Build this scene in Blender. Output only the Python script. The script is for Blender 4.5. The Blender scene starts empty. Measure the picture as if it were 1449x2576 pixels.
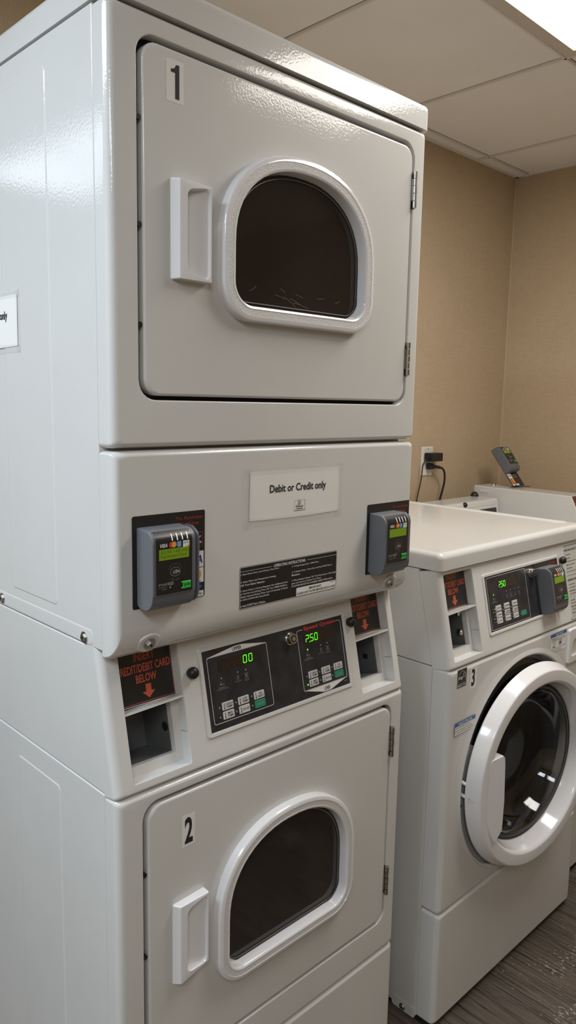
import bpy, bmesh, math, random
from mathutils import Vector, Matrix
from mathutils.geometry import delaunay_2d_cdt
random.seed(7)
C = bpy.context.scene.collection
W = 0.683
PI = math.pi

# ------------------------------------------------------------------ materials
def mat(name, col, rough=0.5, metal=0.0, coat=0.0, coat_rough=0.05, emit=None, estr=0.0, spec=0.5, bump=None, trans=0.0, alpha=1.0, ior=1.5):
    m = bpy.data.materials.new(name); m.use_nodes = True
    nt = m.node_tree; b = nt.nodes['Principled BSDF']
    b.inputs['Base Color'].default_value = (*col, 1)
    b.inputs['Roughness'].default_value = rough
    b.inputs['Metallic'].default_value = metal
    b.inputs['Coat Weight'].default_value = coat
    b.inputs['Coat Roughness'].default_value = coat_rough
    b.inputs['Specular IOR Level'].default_value = spec
    b.inputs['Transmission Weight'].default_value = trans
    b.inputs['Alpha'].default_value = alpha
    b.inputs['IOR'].default_value = ior
    if emit:
        b.inputs['Emission Color'].default_value = (*emit, 1)
        b.inputs['Emission Strength'].default_value = estr
    if bump:
        sc, st, dist, coatonly = bump
        tc = nt.nodes.new('ShaderNodeTexCoord'); n = nt.nodes.new('ShaderNodeTexNoise')
        n.inputs['Scale'].default_value = sc; n.inputs['Detail'].default_value = 2
        bp = nt.nodes.new('ShaderNodeBump'); bp.inputs['Strength'].default_value = st; bp.inputs['Distance'].default_value = dist
        nt.links.new(tc.outputs['Object'], n.inputs['Vector'])
        nt.links.new(n.outputs['Fac'], bp.inputs['Height'])
        nt.links.new(bp.outputs['Normal'], b.inputs['Coat Normal'])
        if not coatonly: nt.links.new(bp.outputs['Normal'], b.inputs['Normal'])
    return m
def mottle(m, c1, c2, scale, stretch=(1, 1, 1), detail=6, lo=.35, hi=.65):
    nt = m.node_tree; b = nt.nodes['Principled BSDF']
    tc = nt.nodes.new('ShaderNodeTexCoord'); mp = nt.nodes.new('ShaderNodeMapping'); mp.inputs['Scale'].default_value = stretch
    n = nt.nodes.new('ShaderNodeTexNoise'); n.inputs['Scale'].default_value = scale; n.inputs['Detail'].default_value = detail
    r = nt.nodes.new('ShaderNodeValToRGB'); r.color_ramp.elements[0].position = lo; r.color_ramp.elements[1].position = hi
    r.color_ramp.elements[0].color = (*c1, 1); r.color_ramp.elements[1].color = (*c2, 1)
    nt.links.new(tc.outputs['Object'], mp.inputs['Vector']); nt.links.new(mp.outputs['Vector'], n.inputs['Vector'])
    nt.links.new(n.outputs['Fac'], r.inputs['Fac']); nt.links.new(r.outputs['Color'], b.inputs['Base Color'])
    return m
ENAMEL = mat('white_enamel', (.66, .66, .645), rough=.5, spec=.25, coat=.8, coat_rough=.07, bump=(260, .22, .0006, True))
mottle(ENAMEL, (.645, .645, .63), (.68, .68, .665), 3)
SHEET = mat('galvanised_dark', (.16, .165, .17), rough=.45, metal=.2, spec=.4)
PLAST = mat('white_plastic', (.80, .80, .82), rough=.14, coat=.5, coat_rough=.03)
GRAIN = mat('grained_white_plastic', (.68, .68, .68), rough=.45, bump=(620, .9, .001, False))
BLACKP = mat('black_print', (.012, .012, .013), rough=.35, coat=.3, coat_rough=.15)
PANELB = mat('panel_black', (.022, .022, .026), rough=.42)
mottle(PANELB, (.017, .017, .021), (.032, .032, .038), 40)
WHITEP = mat('white_print', (.78, .78, .76), rough=.5)
GREYP = mat('grey_print', (.30, .30, .31), rough=.5)
DIMP = mat('dim_display', (.035, .022, .018), rough=.2)
DIMD = mat('unlit_digit', (.06, .034, .026), rough=.3)
ORANGE = mat('orange_print', (.56, .10, .055), rough=.5)
REDP = mat('red_print', (.55, .05, .045), rough=.5)
REDD = mat('dark_red_print', (.30, .035, .035), rough=.5)
BLUEP = mat('blue_print', (.035, .14, .42), rough=.5)
LBLUE = mat('light_blue_print', (.16, .38, .72), rough=.5)
NAVY = mat('navy_print', (.03, .03, .16), rough=.5)
YORANGE = mat('amber_print', (.80, .36, .06), rough=.5)
GREENB = mat('green_button', (.02, .27, .16), rough=.4)
GREENE = mat('lime_button', (.035, .50, .06), rough=.4)
DIGIT = mat('green_led', (.05, .5, .02), rough=.4, emit=(.09, 1, .02), estr=1.5)
LEDG = mat('small_green_led', (.05, .5, .02), rough=.4, emit=(.2, .9, .05), estr=.8)
LCD = mat('lcd_green', (.17, .29, .015), rough=.3, emit=(.24, .44, .012), estr=.07)
LCDT = mat('lcd_text', (.085, .15, .012), rough=.4)
LENS = mat('led_slot', (.9, .9, .9), rough=.3)
BUTTON = mat('button_grey', (.62, .62, .61), rough=.45)
KNOB = mat('black_rubber', (.012, .012, .013), rough=.4)
CHROME = mat('chrome', (.72, .70, .66), rough=.16, metal=1)
ZINC = mat('zinc_bolt', (.55, .56, .53), rough=.32, metal=1)
STEEL = mat('hinge_steel', (.42, .40, .37), rough=.28, metal=1)
DARK = mat('dark_gap', (.006, .006, .006), rough=.8)
DGLASS = mat('dark_door_glass', (.014, .0095, .0075), rough=.06, spec=.5, coat=.0)
mottle(DGLASS, (.020, .0155, .013), (.032, .0245, .0205), 5, lo=.3, hi=.75)
READER = mat('slate_plastic', (.135, .143, .160), rough=.42)
PAPER = mat('paper', (.80, .79, .76), rough=.8)
INK = mat('ink', (.015, .015, .018), rough=.7)
TAPE = mat('clear_tape', (.72, .72, .70), rough=.25, alpha=.16)
IVORY = mat('ivory_plastic', (.72, .70, .64), rough=.4)
LABELG = mat('label_grey', (.50, .50, .46), rough=.5)
GASKET = mat('grey_gasket', (.20, .20, .205), rough=.5)
DRUM = mat('drum_steel', (.05, .05, .052), rough=.3, metal=.7)
GLASS = mat('clear_glass', (.55, .57, .58), rough=.02, trans=1.0, ior=1.45)
SCUFF = mat('scuff', (.25, .24, .23), rough=.8)
TUBE = mat('lamp_lens_warm', (1, 1, 1), rough=.5, emit=(1, .955, .89), estr=14)
COOL = mat('lamp_lens_cool', (1, 1, 1), rough=.5, emit=(.74, .87, 1), estr=24)
NEUT = mat('fill_lens_neutral', (1, 1, 1), rough=.5, emit=(.9, .95, 1), estr=13)  # lens of the added fill light, out of view
COOL2 = mat('lamp_lens_dim', (1, 1, 1), rough=.5, emit=(.80, .90, 1), estr=3.5)
LPAINT = mat('fixture_paint', (.62, .57, .50), rough=.5)
TILE = mat('ceiling_tile', (.55, .50, .44), rough=.95)
mottle(TILE, (.86, .85, .84), (.895, .885, .875), 5)
TBAR = mat('grid_paint', (.74, .71, .66), rough=.6)
WALL = mat('woven_wallcovering', (.40, .29, .185), rough=.85)
def wall_nodes(m):
    nt = m.node_tree; b = nt.nodes['Principled BSDF']
    tc = nt.nodes.new('ShaderNodeTexCoord'); outs = []
    for sx in ((26, 26, 420), (420, 420, 26), (5, 5, 5)):
        mp = nt.nodes.new('ShaderNodeMapping'); mp.inputs['Scale'].default_value = sx
        n = nt.nodes.new('ShaderNodeTexNoise'); n.inputs['Scale'].default_value = 1; n.inputs['Detail'].default_value = 3
        nt.links.new(tc.outputs['Object'], mp.inputs['Vector']); nt.links.new(mp.outputs['Vector'], n.inputs['Vector']); outs.append(n)
    a = nt.nodes.new('ShaderNodeMath'); a.operation = 'ADD'; nt.links.new(outs[0].outputs['Fac'], a.inputs[0]); nt.links.new(outs[1].outputs['Fac'], a.inputs[1])
    c = nt.nodes.new('ShaderNodeMath'); c.operation = 'MULTIPLY_ADD'; nt.links.new(outs[2].outputs['Fac'], c.inputs[0]); c.inputs[1].default_value = .35; nt.links.new(a.outputs[0], c.inputs[2])
    r = nt.nodes.new('ShaderNodeValToRGB'); e = r.color_ramp.elements
    d = nt.nodes.new('ShaderNodeMath'); d.operation = 'MULTIPLY'; d.inputs[1].default_value = .4; nt.links.new(c.outputs[0], d.inputs[0])
    e[0].position = .32; e[0].color = (.445, .335, .215, 1); e[1].position = .62; e[1].color = (.53, .415, .285, 1)
    nt.links.new(d.outputs[0], r.inputs['Fac']); nt.links.new(r.outputs['Color'], b.inputs['Base Color'])
    bp = nt.nodes.new('ShaderNodeBump'); bp.inputs['Strength'].default_value = .25; bp.inputs['Distance'].default_value = .001
    nt.links.new(a.outputs[0], bp.inputs['Height']); nt.links.new(bp.outputs['Normal'], b.inputs['Normal'])
wall_nodes(WALL)
FLOOR = mat('vinyl_plank', (.12, .1, .08), rough=.5)
def floor_nodes(m):
    nt = m.node_tree; b = nt.nodes['Principled BSDF']; L = nt.links.new
    tc = nt.nodes.new('ShaderNodeTexCoord')
    def mapping(sc, rot=0, loc=(0, 0, 0)):
        mp = nt.nodes.new('ShaderNodeMapping'); mp.inputs['Scale'].default_value = sc; mp.inputs['Rotation'].default_value = (0, 0, rot); mp.inputs['Location'].default_value = loc
        L(tc.outputs['Object'], mp.inputs['Vector']); return mp
    br = nt.nodes.new('ShaderNodeTexBrick'); br.inputs['Scale'].default_value = 1
    br.inputs['Brick Width'].default_value = 1.22; br.inputs['Row Height'].default_value = .18
    br.inputs['Mortar Size'].default_value = .0012; br.inputs['Mortar Smooth'].default_value = 0
    br.inputs['Color1'].default_value = (.80, .80, .80, 1); br.inputs['Color2'].default_value = (1.15, 1.12, 1.1, 1); br.inputs['Mortar'].default_value = (.25, .25, .25, 1)
    br.offset = .37
    L(mapping((1, 1, 1), PI / 2, (0, .02, 0)).outputs['Vector'], br.inputs['Vector'])
    g = nt.nodes.new('ShaderNodeTexNoise'); g.inputs['Scale'].default_value = 1; g.inputs['Detail'].default_value = 7; g.inputs['Roughness'].default_value = .65; g.inputs['Distortion'].default_value = .9
    L(mapping((170, 7, 1)).outputs['Vector'], g.inputs['Vector'])
    r = nt.nodes.new('ShaderNodeValToRGB'); e = r.color_ramp.elements
    e[0].position = .34; e[0].color = (.016, .012, .009, 1); e[1].position = .60; e[1].color = (.125, .103, .082, 1)
    x = e.new(.45); x.color = (.078, .063, .050, 1)
    L(g.outputs['Fac'], r.inputs['Fac'])
    mx = nt.nodes.new('ShaderNodeMix'); mx.data_type = 'RGBA'; mx.blend_type = 'MULTIPLY'; mx.inputs['Factor'].default_value = 1
    L(r.outputs['Color'], mx.inputs['A']); L(br.outputs['Color'], mx.inputs['B'])
    # white scuffs and lint
    s = nt.nodes.new('ShaderNodeTexNoise'); s.inputs['Scale'].default_value = 150; s.inputs['Detail'].default_value = 4
    s2 = nt.nodes.new('ShaderNodeTexNoise'); s2.inputs['Scale'].default_value = 5; s2.inputs['Detail'].default_value = 3
    L(mapping((1, .6, 1)).outputs['Vector'], s.inputs['Vector']); L(mapping((1, 1, 1)).outputs['Vector'], s2.inputs['Vector'])
    mu = nt.nodes.new('ShaderNodeMath'); mu.operation = 'MULTIPLY'; L(s.outputs['Fac'], mu.inputs[0]); L(s2.outputs['Fac'], mu.inputs[1])
    sr = nt.nodes.new('ShaderNodeValToRGB'); sr.color_ramp.elements[0].position = .345; sr.color_ramp.elements[1].position = .42; sr.color_ramp.elements[1].color = (.75, .75, .75, 1)
    L(mu.outputs[0], sr.inputs['Fac'])
    m2 = nt.nodes.new('ShaderNodeMix'); m2.data_type = 'RGBA'; L(sr.outputs['Color'], m2.inputs['Factor']); L(mx.outputs['Result'], m2.inputs['A']); m2.inputs['B'].default_value = (.42, .40, .37, 1)
    L(m2.outputs['Result'], b.inputs['Base Color'])
    bp = nt.nodes.new('ShaderNodeBump'); bp.inputs['Strength'].default_value = .4; bp.inputs['Distance'].default_value = .001
    L(g.outputs['Fac'], bp.inputs['Height']); L(bp.outputs['Normal'], b.inputs['Normal'])
floor_nodes(FLOOR)

# ------------------------------------------------------------------ object helpers
def link(name, me, mats, parent=None, smooth=True, wn=True, label=None, ang=35):
    o = bpy.data.objects.new(name, me); C.objects.link(o)
    for m in (mats if isinstance(mats, (list, tuple)) else [mats]): me.materials.append(m)
    if parent: o.parent = parent
    if smooth:
        me.polygons.foreach_set('use_smooth', [True] * len(me.polygons))
        me.set_sharp_from_angle(angle=math.radians(ang))
        if wn:
            md = o.modifiers.new('wn', 'WEIGHTED_NORMAL'); md.keep_sharp = True
    if label: o['label'] = label
    return o
def thing(name, label, cat, loc=(0, 0, 0), group=None, rot=(0, 0, 0)):
    o = bpy.data.objects.new(name, None); C.objects.link(o); o.location = loc; o.rotation_euler = rot
    o.empty_display_size = .1
    o['label'] = label; o['category'] = cat
    if group: o['group'] = group
    return o
class MB:
    def __init__(s): s.v = []; s.f = []; s.m = []
    def add(s, vs, fs, mi=0):
        n = len(s.v); s.v += [tuple(p) for p in vs]
        for f in fs: s.f.append([i + n for i in f]); s.m.append(mi)
    def loft(s, loops, mi=0, cap0=False, cap1=False, mis=None, closed=True):
        n = len(loops[0]); base = len(s.v)
        for L in loops: s.v += [tuple(p) for p in L]
        for k in range(len(loops) - 1):
            a = base + k * n; b = a + n
            for i in range(n if closed else n - 1):
                j = (i + 1) % n
                s.f.append([a + i, a + j, b + j, b + i]); s.m.append(mis[k] if mis else mi)
        if cap0: s.f.append([base + i for i in range(n)][::-1]); s.m.append(mis[0] if mis else mi)
        if cap1: s.f.append([base + (len(loops) - 1) * n + i for i in range(n)]); s.m.append(mis[-1] if mis else mi)
    def box(s, a, b, mi=0):
        x0, y0, z0 = a; x1, y1, z1 = b
        s.add([(x0, y0, z0), (x1, y0, z0), (x1, y1, z0), (x0, y1, z0), (x0, y0, z1), (x1, y0, z1), (x1, y1, z1), (x0, y1, z1)],
              [(0, 3, 2, 1), (4, 5, 6, 7), (0, 1, 5, 4), (1, 2, 6, 5), (2, 3, 7, 6), (3, 0, 4, 7)], mi)
    def cyl(s, p, q, r, n=20, mi=0, r2=None, cap=True):
        p = Vector(p); q = Vector(q); ax = (q - p).normalized()
        t = ax.orthogonal().normalized(); u = ax.cross(t); r2 = r if r2 is None else r2
        lo = [[p + (t * math.cos(a) + u * math.sin(a)) * r for a in [2 * PI * i / n for i in range(n)]],
              [q + (t * math.cos(a) + u * math.sin(a)) * r2 for a in [2 * PI * i / n for i in range(n)]]]
        s.loft(lo, mi, cap, cap)
    def dome(s, c, ax, r, h, n=20, rings=6, mi=0, neck=0):
        c = Vector(c); ax = Vector(ax).normalized(); t = ax.orthogonal().normalized(); u = ax.cross(t); lo = []
        prof = [(r * .8, 0), (r * .8, neck)] if neck else []
        a0 = -.45 if neck else 0
        for k in range(rings + 1):
            a = a0 + (PI / 2 - .08 - a0) * k / rings; prof.append((r * math.cos(a), neck + (h * (math.sin(a) - math.sin(a0)) / (1 - math.sin(a0)))))
        for rr_, hh in prof:
            lo.append([c + ax * hh + (t * math.cos(2 * PI * i / n) + u * math.sin(2 * PI * i / n)) * rr_ for i in range(n)])
        s.loft(lo, mi, True, True)
    def tube(s, pts, r, n=8, mi=0):
        pts = [Vector(p) for p in pts]; lo = []; prev = None
        for i, p in enumerate(pts):
            d = (pts[min(i + 1, len(pts) - 1)] - pts[max(i - 1, 0)]).normalized()
            t = (d.orthogonal() if prev is None else (prev - d * prev.dot(d))).normalized(); prev = t; u = d.cross(t)
            lo.append([p + (t * math.cos(2 * PI * k / n) + u * math.sin(2 * PI * k / n)) * r for k in range(n)])
        s.loft(lo, mi, True, True)
    def build(s, name, mats, parent=None, bevel=0, seg=2, fix=True, **k):
        me = bpy.data.meshes.new(name); me.from_pydata(s.v, [], s.f)
        me.polygons.foreach_set('material_index', s.m)
        if fix or bevel:
            bm = bmesh.new(); bm.from_mesh(me)
            bmesh.ops.remove_doubles(bm, verts=bm.verts, dist=1e-6)
            if fix: bmesh.ops.recalc_face_normals(bm, faces=bm.faces)
            if bevel:
                es = [e for e in bm.edges if len(e.link_faces) == 2 and e.calc_face_angle(0) > .5]
                bmesh.ops.bevel(bm, geom=es, offset=bevel, segments=seg, profile=.5, affect='EDGES', clamp_overlap=True)
            bm.to_mesh(me); bm.free()
        return link(name, me, mats, parent, **k)
def catmull(P, n=8):
    P = [Vector(p) for p in P]; P = [P[0]] + P + [P[-1]]; o = []
    for i in range(1, len(P) - 2):
        a, b, c, d = P[i - 1:i + 3]
        for k in range(n):
            t = k / n; o.append(.5 * ((2 * b) + (c - a) * t + (2 * a - 5 * b + 4 * c - d) * t * t + (3 * b - a - 3 * c + d) * t ** 3))
    o.append(P[-2]); return o
def rr2(x0, x1, z0, z1, r, n=6):
    rs = r if isinstance(r, (tuple, list)) else (r,) * 4   # bl, br, tr, tl
    out = []
    for (cx, cz, a0, q) in ((x0 + rs[0], z0 + rs[0], PI, rs[0]), (x1 - rs[1], z0 + rs[1], 1.5 * PI, rs[1]), (x1 - rs[2], z1 - rs[2], 0, rs[2]), (x0 + rs[3], z1 - rs[3], .5 * PI, rs[3])):
        for k in range(n + 1):
            a = a0 + PI / 2 * k / n; out.append((cx + q * math.cos(a), cz + q * math.sin(a)))
    return out
def holed(outer, holes):
    """triangulated planar polygon with holes -> (2d verts, faces)"""
    vs = []; es = []
    for L in [outer] + holes:
        b = len(vs); vs += [Vector(p) for p in L]; es += [(b + i, b + (i + 1) % len(L)) for i in range(len(L))]
    v, e, f, *_ = delaunay_2d_cdt(vs, es, [], 0, 1e-7)
    def inside(p, L):
        c = False; n = len(L)
        for i in range(n):
            x1, y1 = L[i]; x2, y2 = L[(i + 1) % n]
            if (y1 > p[1]) != (y2 > p[1]) and p[0] < (x2 - x1) * (p[1] - y1) / (y2 - y1) + x1: c = not c
        return c
    fs = []
    for t in f:
        c = sum((v[i] for i in t), Vector((0, 0))) / len(t)
        if inside(c, outer) and not any(inside(c, h) for h in holes): fs.append(list(t))
    return [tuple(p) for p in v], fs

class Frame:
    def __init__(s, O, U=(1, 0, 0), V=(0, 0, 1)):
        s.O = Vector(O); s.U = Vector(U).normalized(); s.V = Vector(V).normalized(); s.N = s.U.cross(s.V)
    def p(s, u, v, h=0): return s.O + s.U * u + s.V * v + s.N * h
_tc = {}
def text_mesh(body, bold):
    k = (body, bold)
    if k not in _tc:
        cu = bpy.data.curves.new('t', 'FONT'); cu.body = body; cu.resolution_u = 3; cu.offset = bold
        cu.dimensions = '2D'; cu.fill_mode = 'FRONT'
        o = bpy.data.objects.new('t', cu); C.objects.link(o)
        dg = bpy.context.evaluated_depsgraph_get(); ev = o.evaluated_get(dg); me = ev.to_mesh()
        v = [(p.co.x, p.co.y) for p in me.vertices]; f = [list(q.vertices) for q in me.polygons]
        ev.to_mesh_clear(); bpy.data.objects.remove(o); bpy.data.curves.remove(cu)
        _tc[k] = (v, f)
    return _tc[k]
class Sheet(MB):
    """printed layer: flat marks on a frame, one mesh, several inks"""
    def __init__(s, fr, mats): super().__init__(); s.fr = fr; s.mats = list(mats)
    def mi(s, m):
        if m not in s.mats: s.mats.append(m)
        return s.mats.index(m)
    def poly(s, pts, m, h): s.add([s.fr.p(u, v, h) for u, v in pts], [list(range(len(pts)))], s.mi(m))
    def rect(s, u0, u1, v0, v1, m, h, r=0): s.poly(rr2(u0, u1, v0, v1, r, 4) if r else [(u0, v0), (u1, v0), (u1, v1), (u0, v1)], m, h)
    def slab(s, u0, u1, v0, v1, m, h0, h1, r=.001):
        e = min(.0004, (h1 - h0) * .5); L = rr2(u0, u1, v0, v1, r, 4); L2 = rr2(u0 + e, u1 - e, v0 + e, v1 - e, max(r - e, .0002), 4)
        s.loft([[s.fr.p(u, v, h0) for u, v in L], [s.fr.p(u, v, h1 - e) for u, v in L], [s.fr.p(u, v, h1) for u, v in L2]], s.mi(m), False, True)
    def outline(s, pts, w, m, h):
        n = len(pts)
        for i in range(n):
            a = Vector(pts[i]); b = Vector(pts[(i + 1) % n]); s.line(a, b, w, m, h)
    def frame(s, u0, u1, v0, v1, w, m, h, r=.003):
        A = rr2(u0, u1, v0, v1, r, 4); B = rr2(u0 + w, u1 - w, v0 + w, v1 - w, max(r - w, .0003), 4)
        s.loft([[s.fr.p(u, v, h) for u, v in A], [s.fr.p(u, v, h) for u, v in B]], s.mi(m))
    def line(s, a, b, w, m, h):
        a = Vector(a); b = Vector(b); d = (b - a).normalized() * w / 2; q = Vector((-d.y, d.x)); a = a - d; b = b + d
        s.poly([a - q, b - q, b + q, a + q], m, h)
    def disc(s, u, v, r, m, h, ry=None, n=20, ring=0):
        ry = ry or r; A = [(u + r * math.cos(2 * PI * i / n), v + ry * math.sin(2 * PI * i / n)) for i in range(n)]
        if ring:
            B = [(u + (r - ring) * math.cos(2 * PI * i / n), v + (ry - ring) * math.sin(2 * PI * i / n)) for i in range(n)]
            s.loft([[s.fr.p(*p, h) for p in A], [s.fr.p(*p, h) for p in B]], s.mi(m))
        else: s.poly(A, m, h)
    def text(s, t, u0, u1, v0, v1, m, h, bold=.0, shear=0.0):
        vs, fs = text_mesh(t, bold)
        if not vs: return
        x0 = min(p[0] for p in vs); x1 = max(p[0] for p in vs); y0 = min(p[1] for p in vs); y1 = max(p[1] for p in vs)
        def q(p):
            b = (p[1] - y0) / (y1 - y0); return s.fr.p(u0 + (p[0] - x0) / (x1 - x0) * (u1 - u0) + shear * (b - .5) * (v1 - v0), v0 + b * (v1 - v0), h)
        s.add([q(p) for p in vs], fs, s.mi(m))
    def arc_text(s, t, u, v, r, a0, a1, hgt, m, h, bold=.0, inward=False):
        n = len(t)
        for i, ch in enumerate(t):
            if ch == ' ': continue
            a = a0 + (a1 - a0) * i / (n - 1); vs, fs = text_mesh(ch, bold)
            ca, sa = math.cos(a - PI / 2), math.sin(a - PI / 2)
            if inward: ca, sa = math.cos(a + PI / 2), math.sin(a + PI / 2)
            s.add([s.fr.p(u + r * math.cos(a) + (p[0] - .3) * hgt * ca - (p[1] - .35) * hgt * sa, v + r * math.sin(a) + (p[0] - .3) * hgt * sa + (p[1] - .35) * hgt * ca, h) for p in vs], fs, s.mi(m))
    def seg7(s, ch, u, v, w, g, m, h, t=.0016, sl=.08):
        segs = {'0': 'abcdef', '1': 'bc', '2': 'abged', '3': 'abgcd', '5': 'afgcd', '8': 'abcdefg', '?': 'abge'}[ch]
        P = {'a': ((0, 1), (1, 1)), 'b': ((1, 1), (1, .5)), 'c': ((1, .5), (1, 0)), 'd': ((0, 0), (1, 0)), 'e': ((0, .5), (0, 0)), 'f': ((0, 1), (0, .5)), 'g': ((0, .5), (1, .5))}
        for k in segs:
            a, b = [Vector((u + x * w + sl * y * g, v + y * g)) for x, y in P[k]]
            d = (b - a); l = d.length; d.normalize(); s.line(a + d * t * .8, b - d * t * .8, t, m, h)
    def build(s, name, parent=None, **k):
        return super().build(name, s.mats, parent, fix=False, smooth=False, **k)

def P3(L, y): return [(x, y, z) for x, z in L]
def arc(n=5): return [PI / 2 * k / n for k in range(n + 1)]

# ------------------------------------------------------------------ generic machine pieces
def wrap_panel(name, parent, z0, z1, r=.013, depth=.034, hole=None, w=W, holes=None, y0=0.0, mats=None, x0=0.0, rz=.008):
    """formed steel front panel: flat face, rounded edges that return to the cabinet, optional recessed openings"""
    b = MB(); loops = []
    for a in arc(6):
        i = r * (1 - math.cos(a)); iz = rz * (1 - math.cos(a)); y = r * (1 - math.sin(a))
        loops.append([(x, y0 + y, z) for x, z in rr2(x0 + i, x0 + w - i, z0 + iz, z1 - iz, .007, 3)])
    b.loft([[(x, y0 + depth, z) for x, z in rr2(x0, x0 + w, z0, z1, .007, 3)]] + loops)
    outer = rr2(x0 + r, x0 + w - r, z0 + rz, z1 - rz, .007, 3)
    hl = [rr2(*h) for h in (holes or [])]
    if hole: hl.append(rr2(*hole))
    v, f = holed(outer, hl)
    b.add([(x, y0, z) for x, z in v], f)
    for h in ([hole] if hole else []) + (holes or []):
        X0, X1, Z0, Z1, R = h
        lo = [rr2(X0, X1, Z0, Z1, R)]; ys = [0]
        L = [[(x, y0, z) for x, z in lo[0]]]
        for (i, y) in ((.001, .0006), (.002, .0025), (.0022, .016), (.024, .018)):
            L.append([(x, y0 + y, z) for x, z in rr2(X0 + i, X1 - i, Z0 + i, Z1 - i, max(R - i, .004))])
        b.loft(L, mis=[0, 0, 0, 1])  # groove floor coloured near-black to stand for shade in the door gap
    return b.build(name, mats or [ENAMEL, DARK], parent)

def dee(x0, x1, z0, z1, zc, rb, i=0, n=10, e=2.25):
    x0 += i; x1 -= i; z0 += i; z1 -= i; rb = max(rb - i, .01); out = []
    for (cx, a0) in ((x0 + rb, PI), (x1 - rb, 1.5 * PI)):
        for k in range(n + 1):
            a = a0 + PI / 2 * k / n; out.append((cx + rb * math.cos(a), z0 + rb + rb * math.sin(a)))
    cx = (x0 + x1) / 2; A = (x1 - x0) / 2; B = z1 - zc
    for k in range(28):
        a = PI * k / 27; c, s_ = math.cos(a), math.sin(a)
        out.append((cx + A * math.copysign(abs(c) ** (2 / e), c), zc + B * abs(s_) ** (2 / e)))
    return out

def screw(name, parent, p, n, r=.006, h=.004, m=ZINC, washer=True):
    b = MB(); p = Vector(p); n = Vector(n).normalized()
    if washer: b.cyl(p, p + n * .0012, r * 1.5, 20)
    b.cyl(p, p + n * h, r, 6 if washer else 16)
    t = n.orthogonal().normalized()
    b.cyl(p + n * h * .98, p + n * (h + .0004), r * .30, 8, mi=1)
    return b.build(name, [m, DARK], parent, wn=False)

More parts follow.
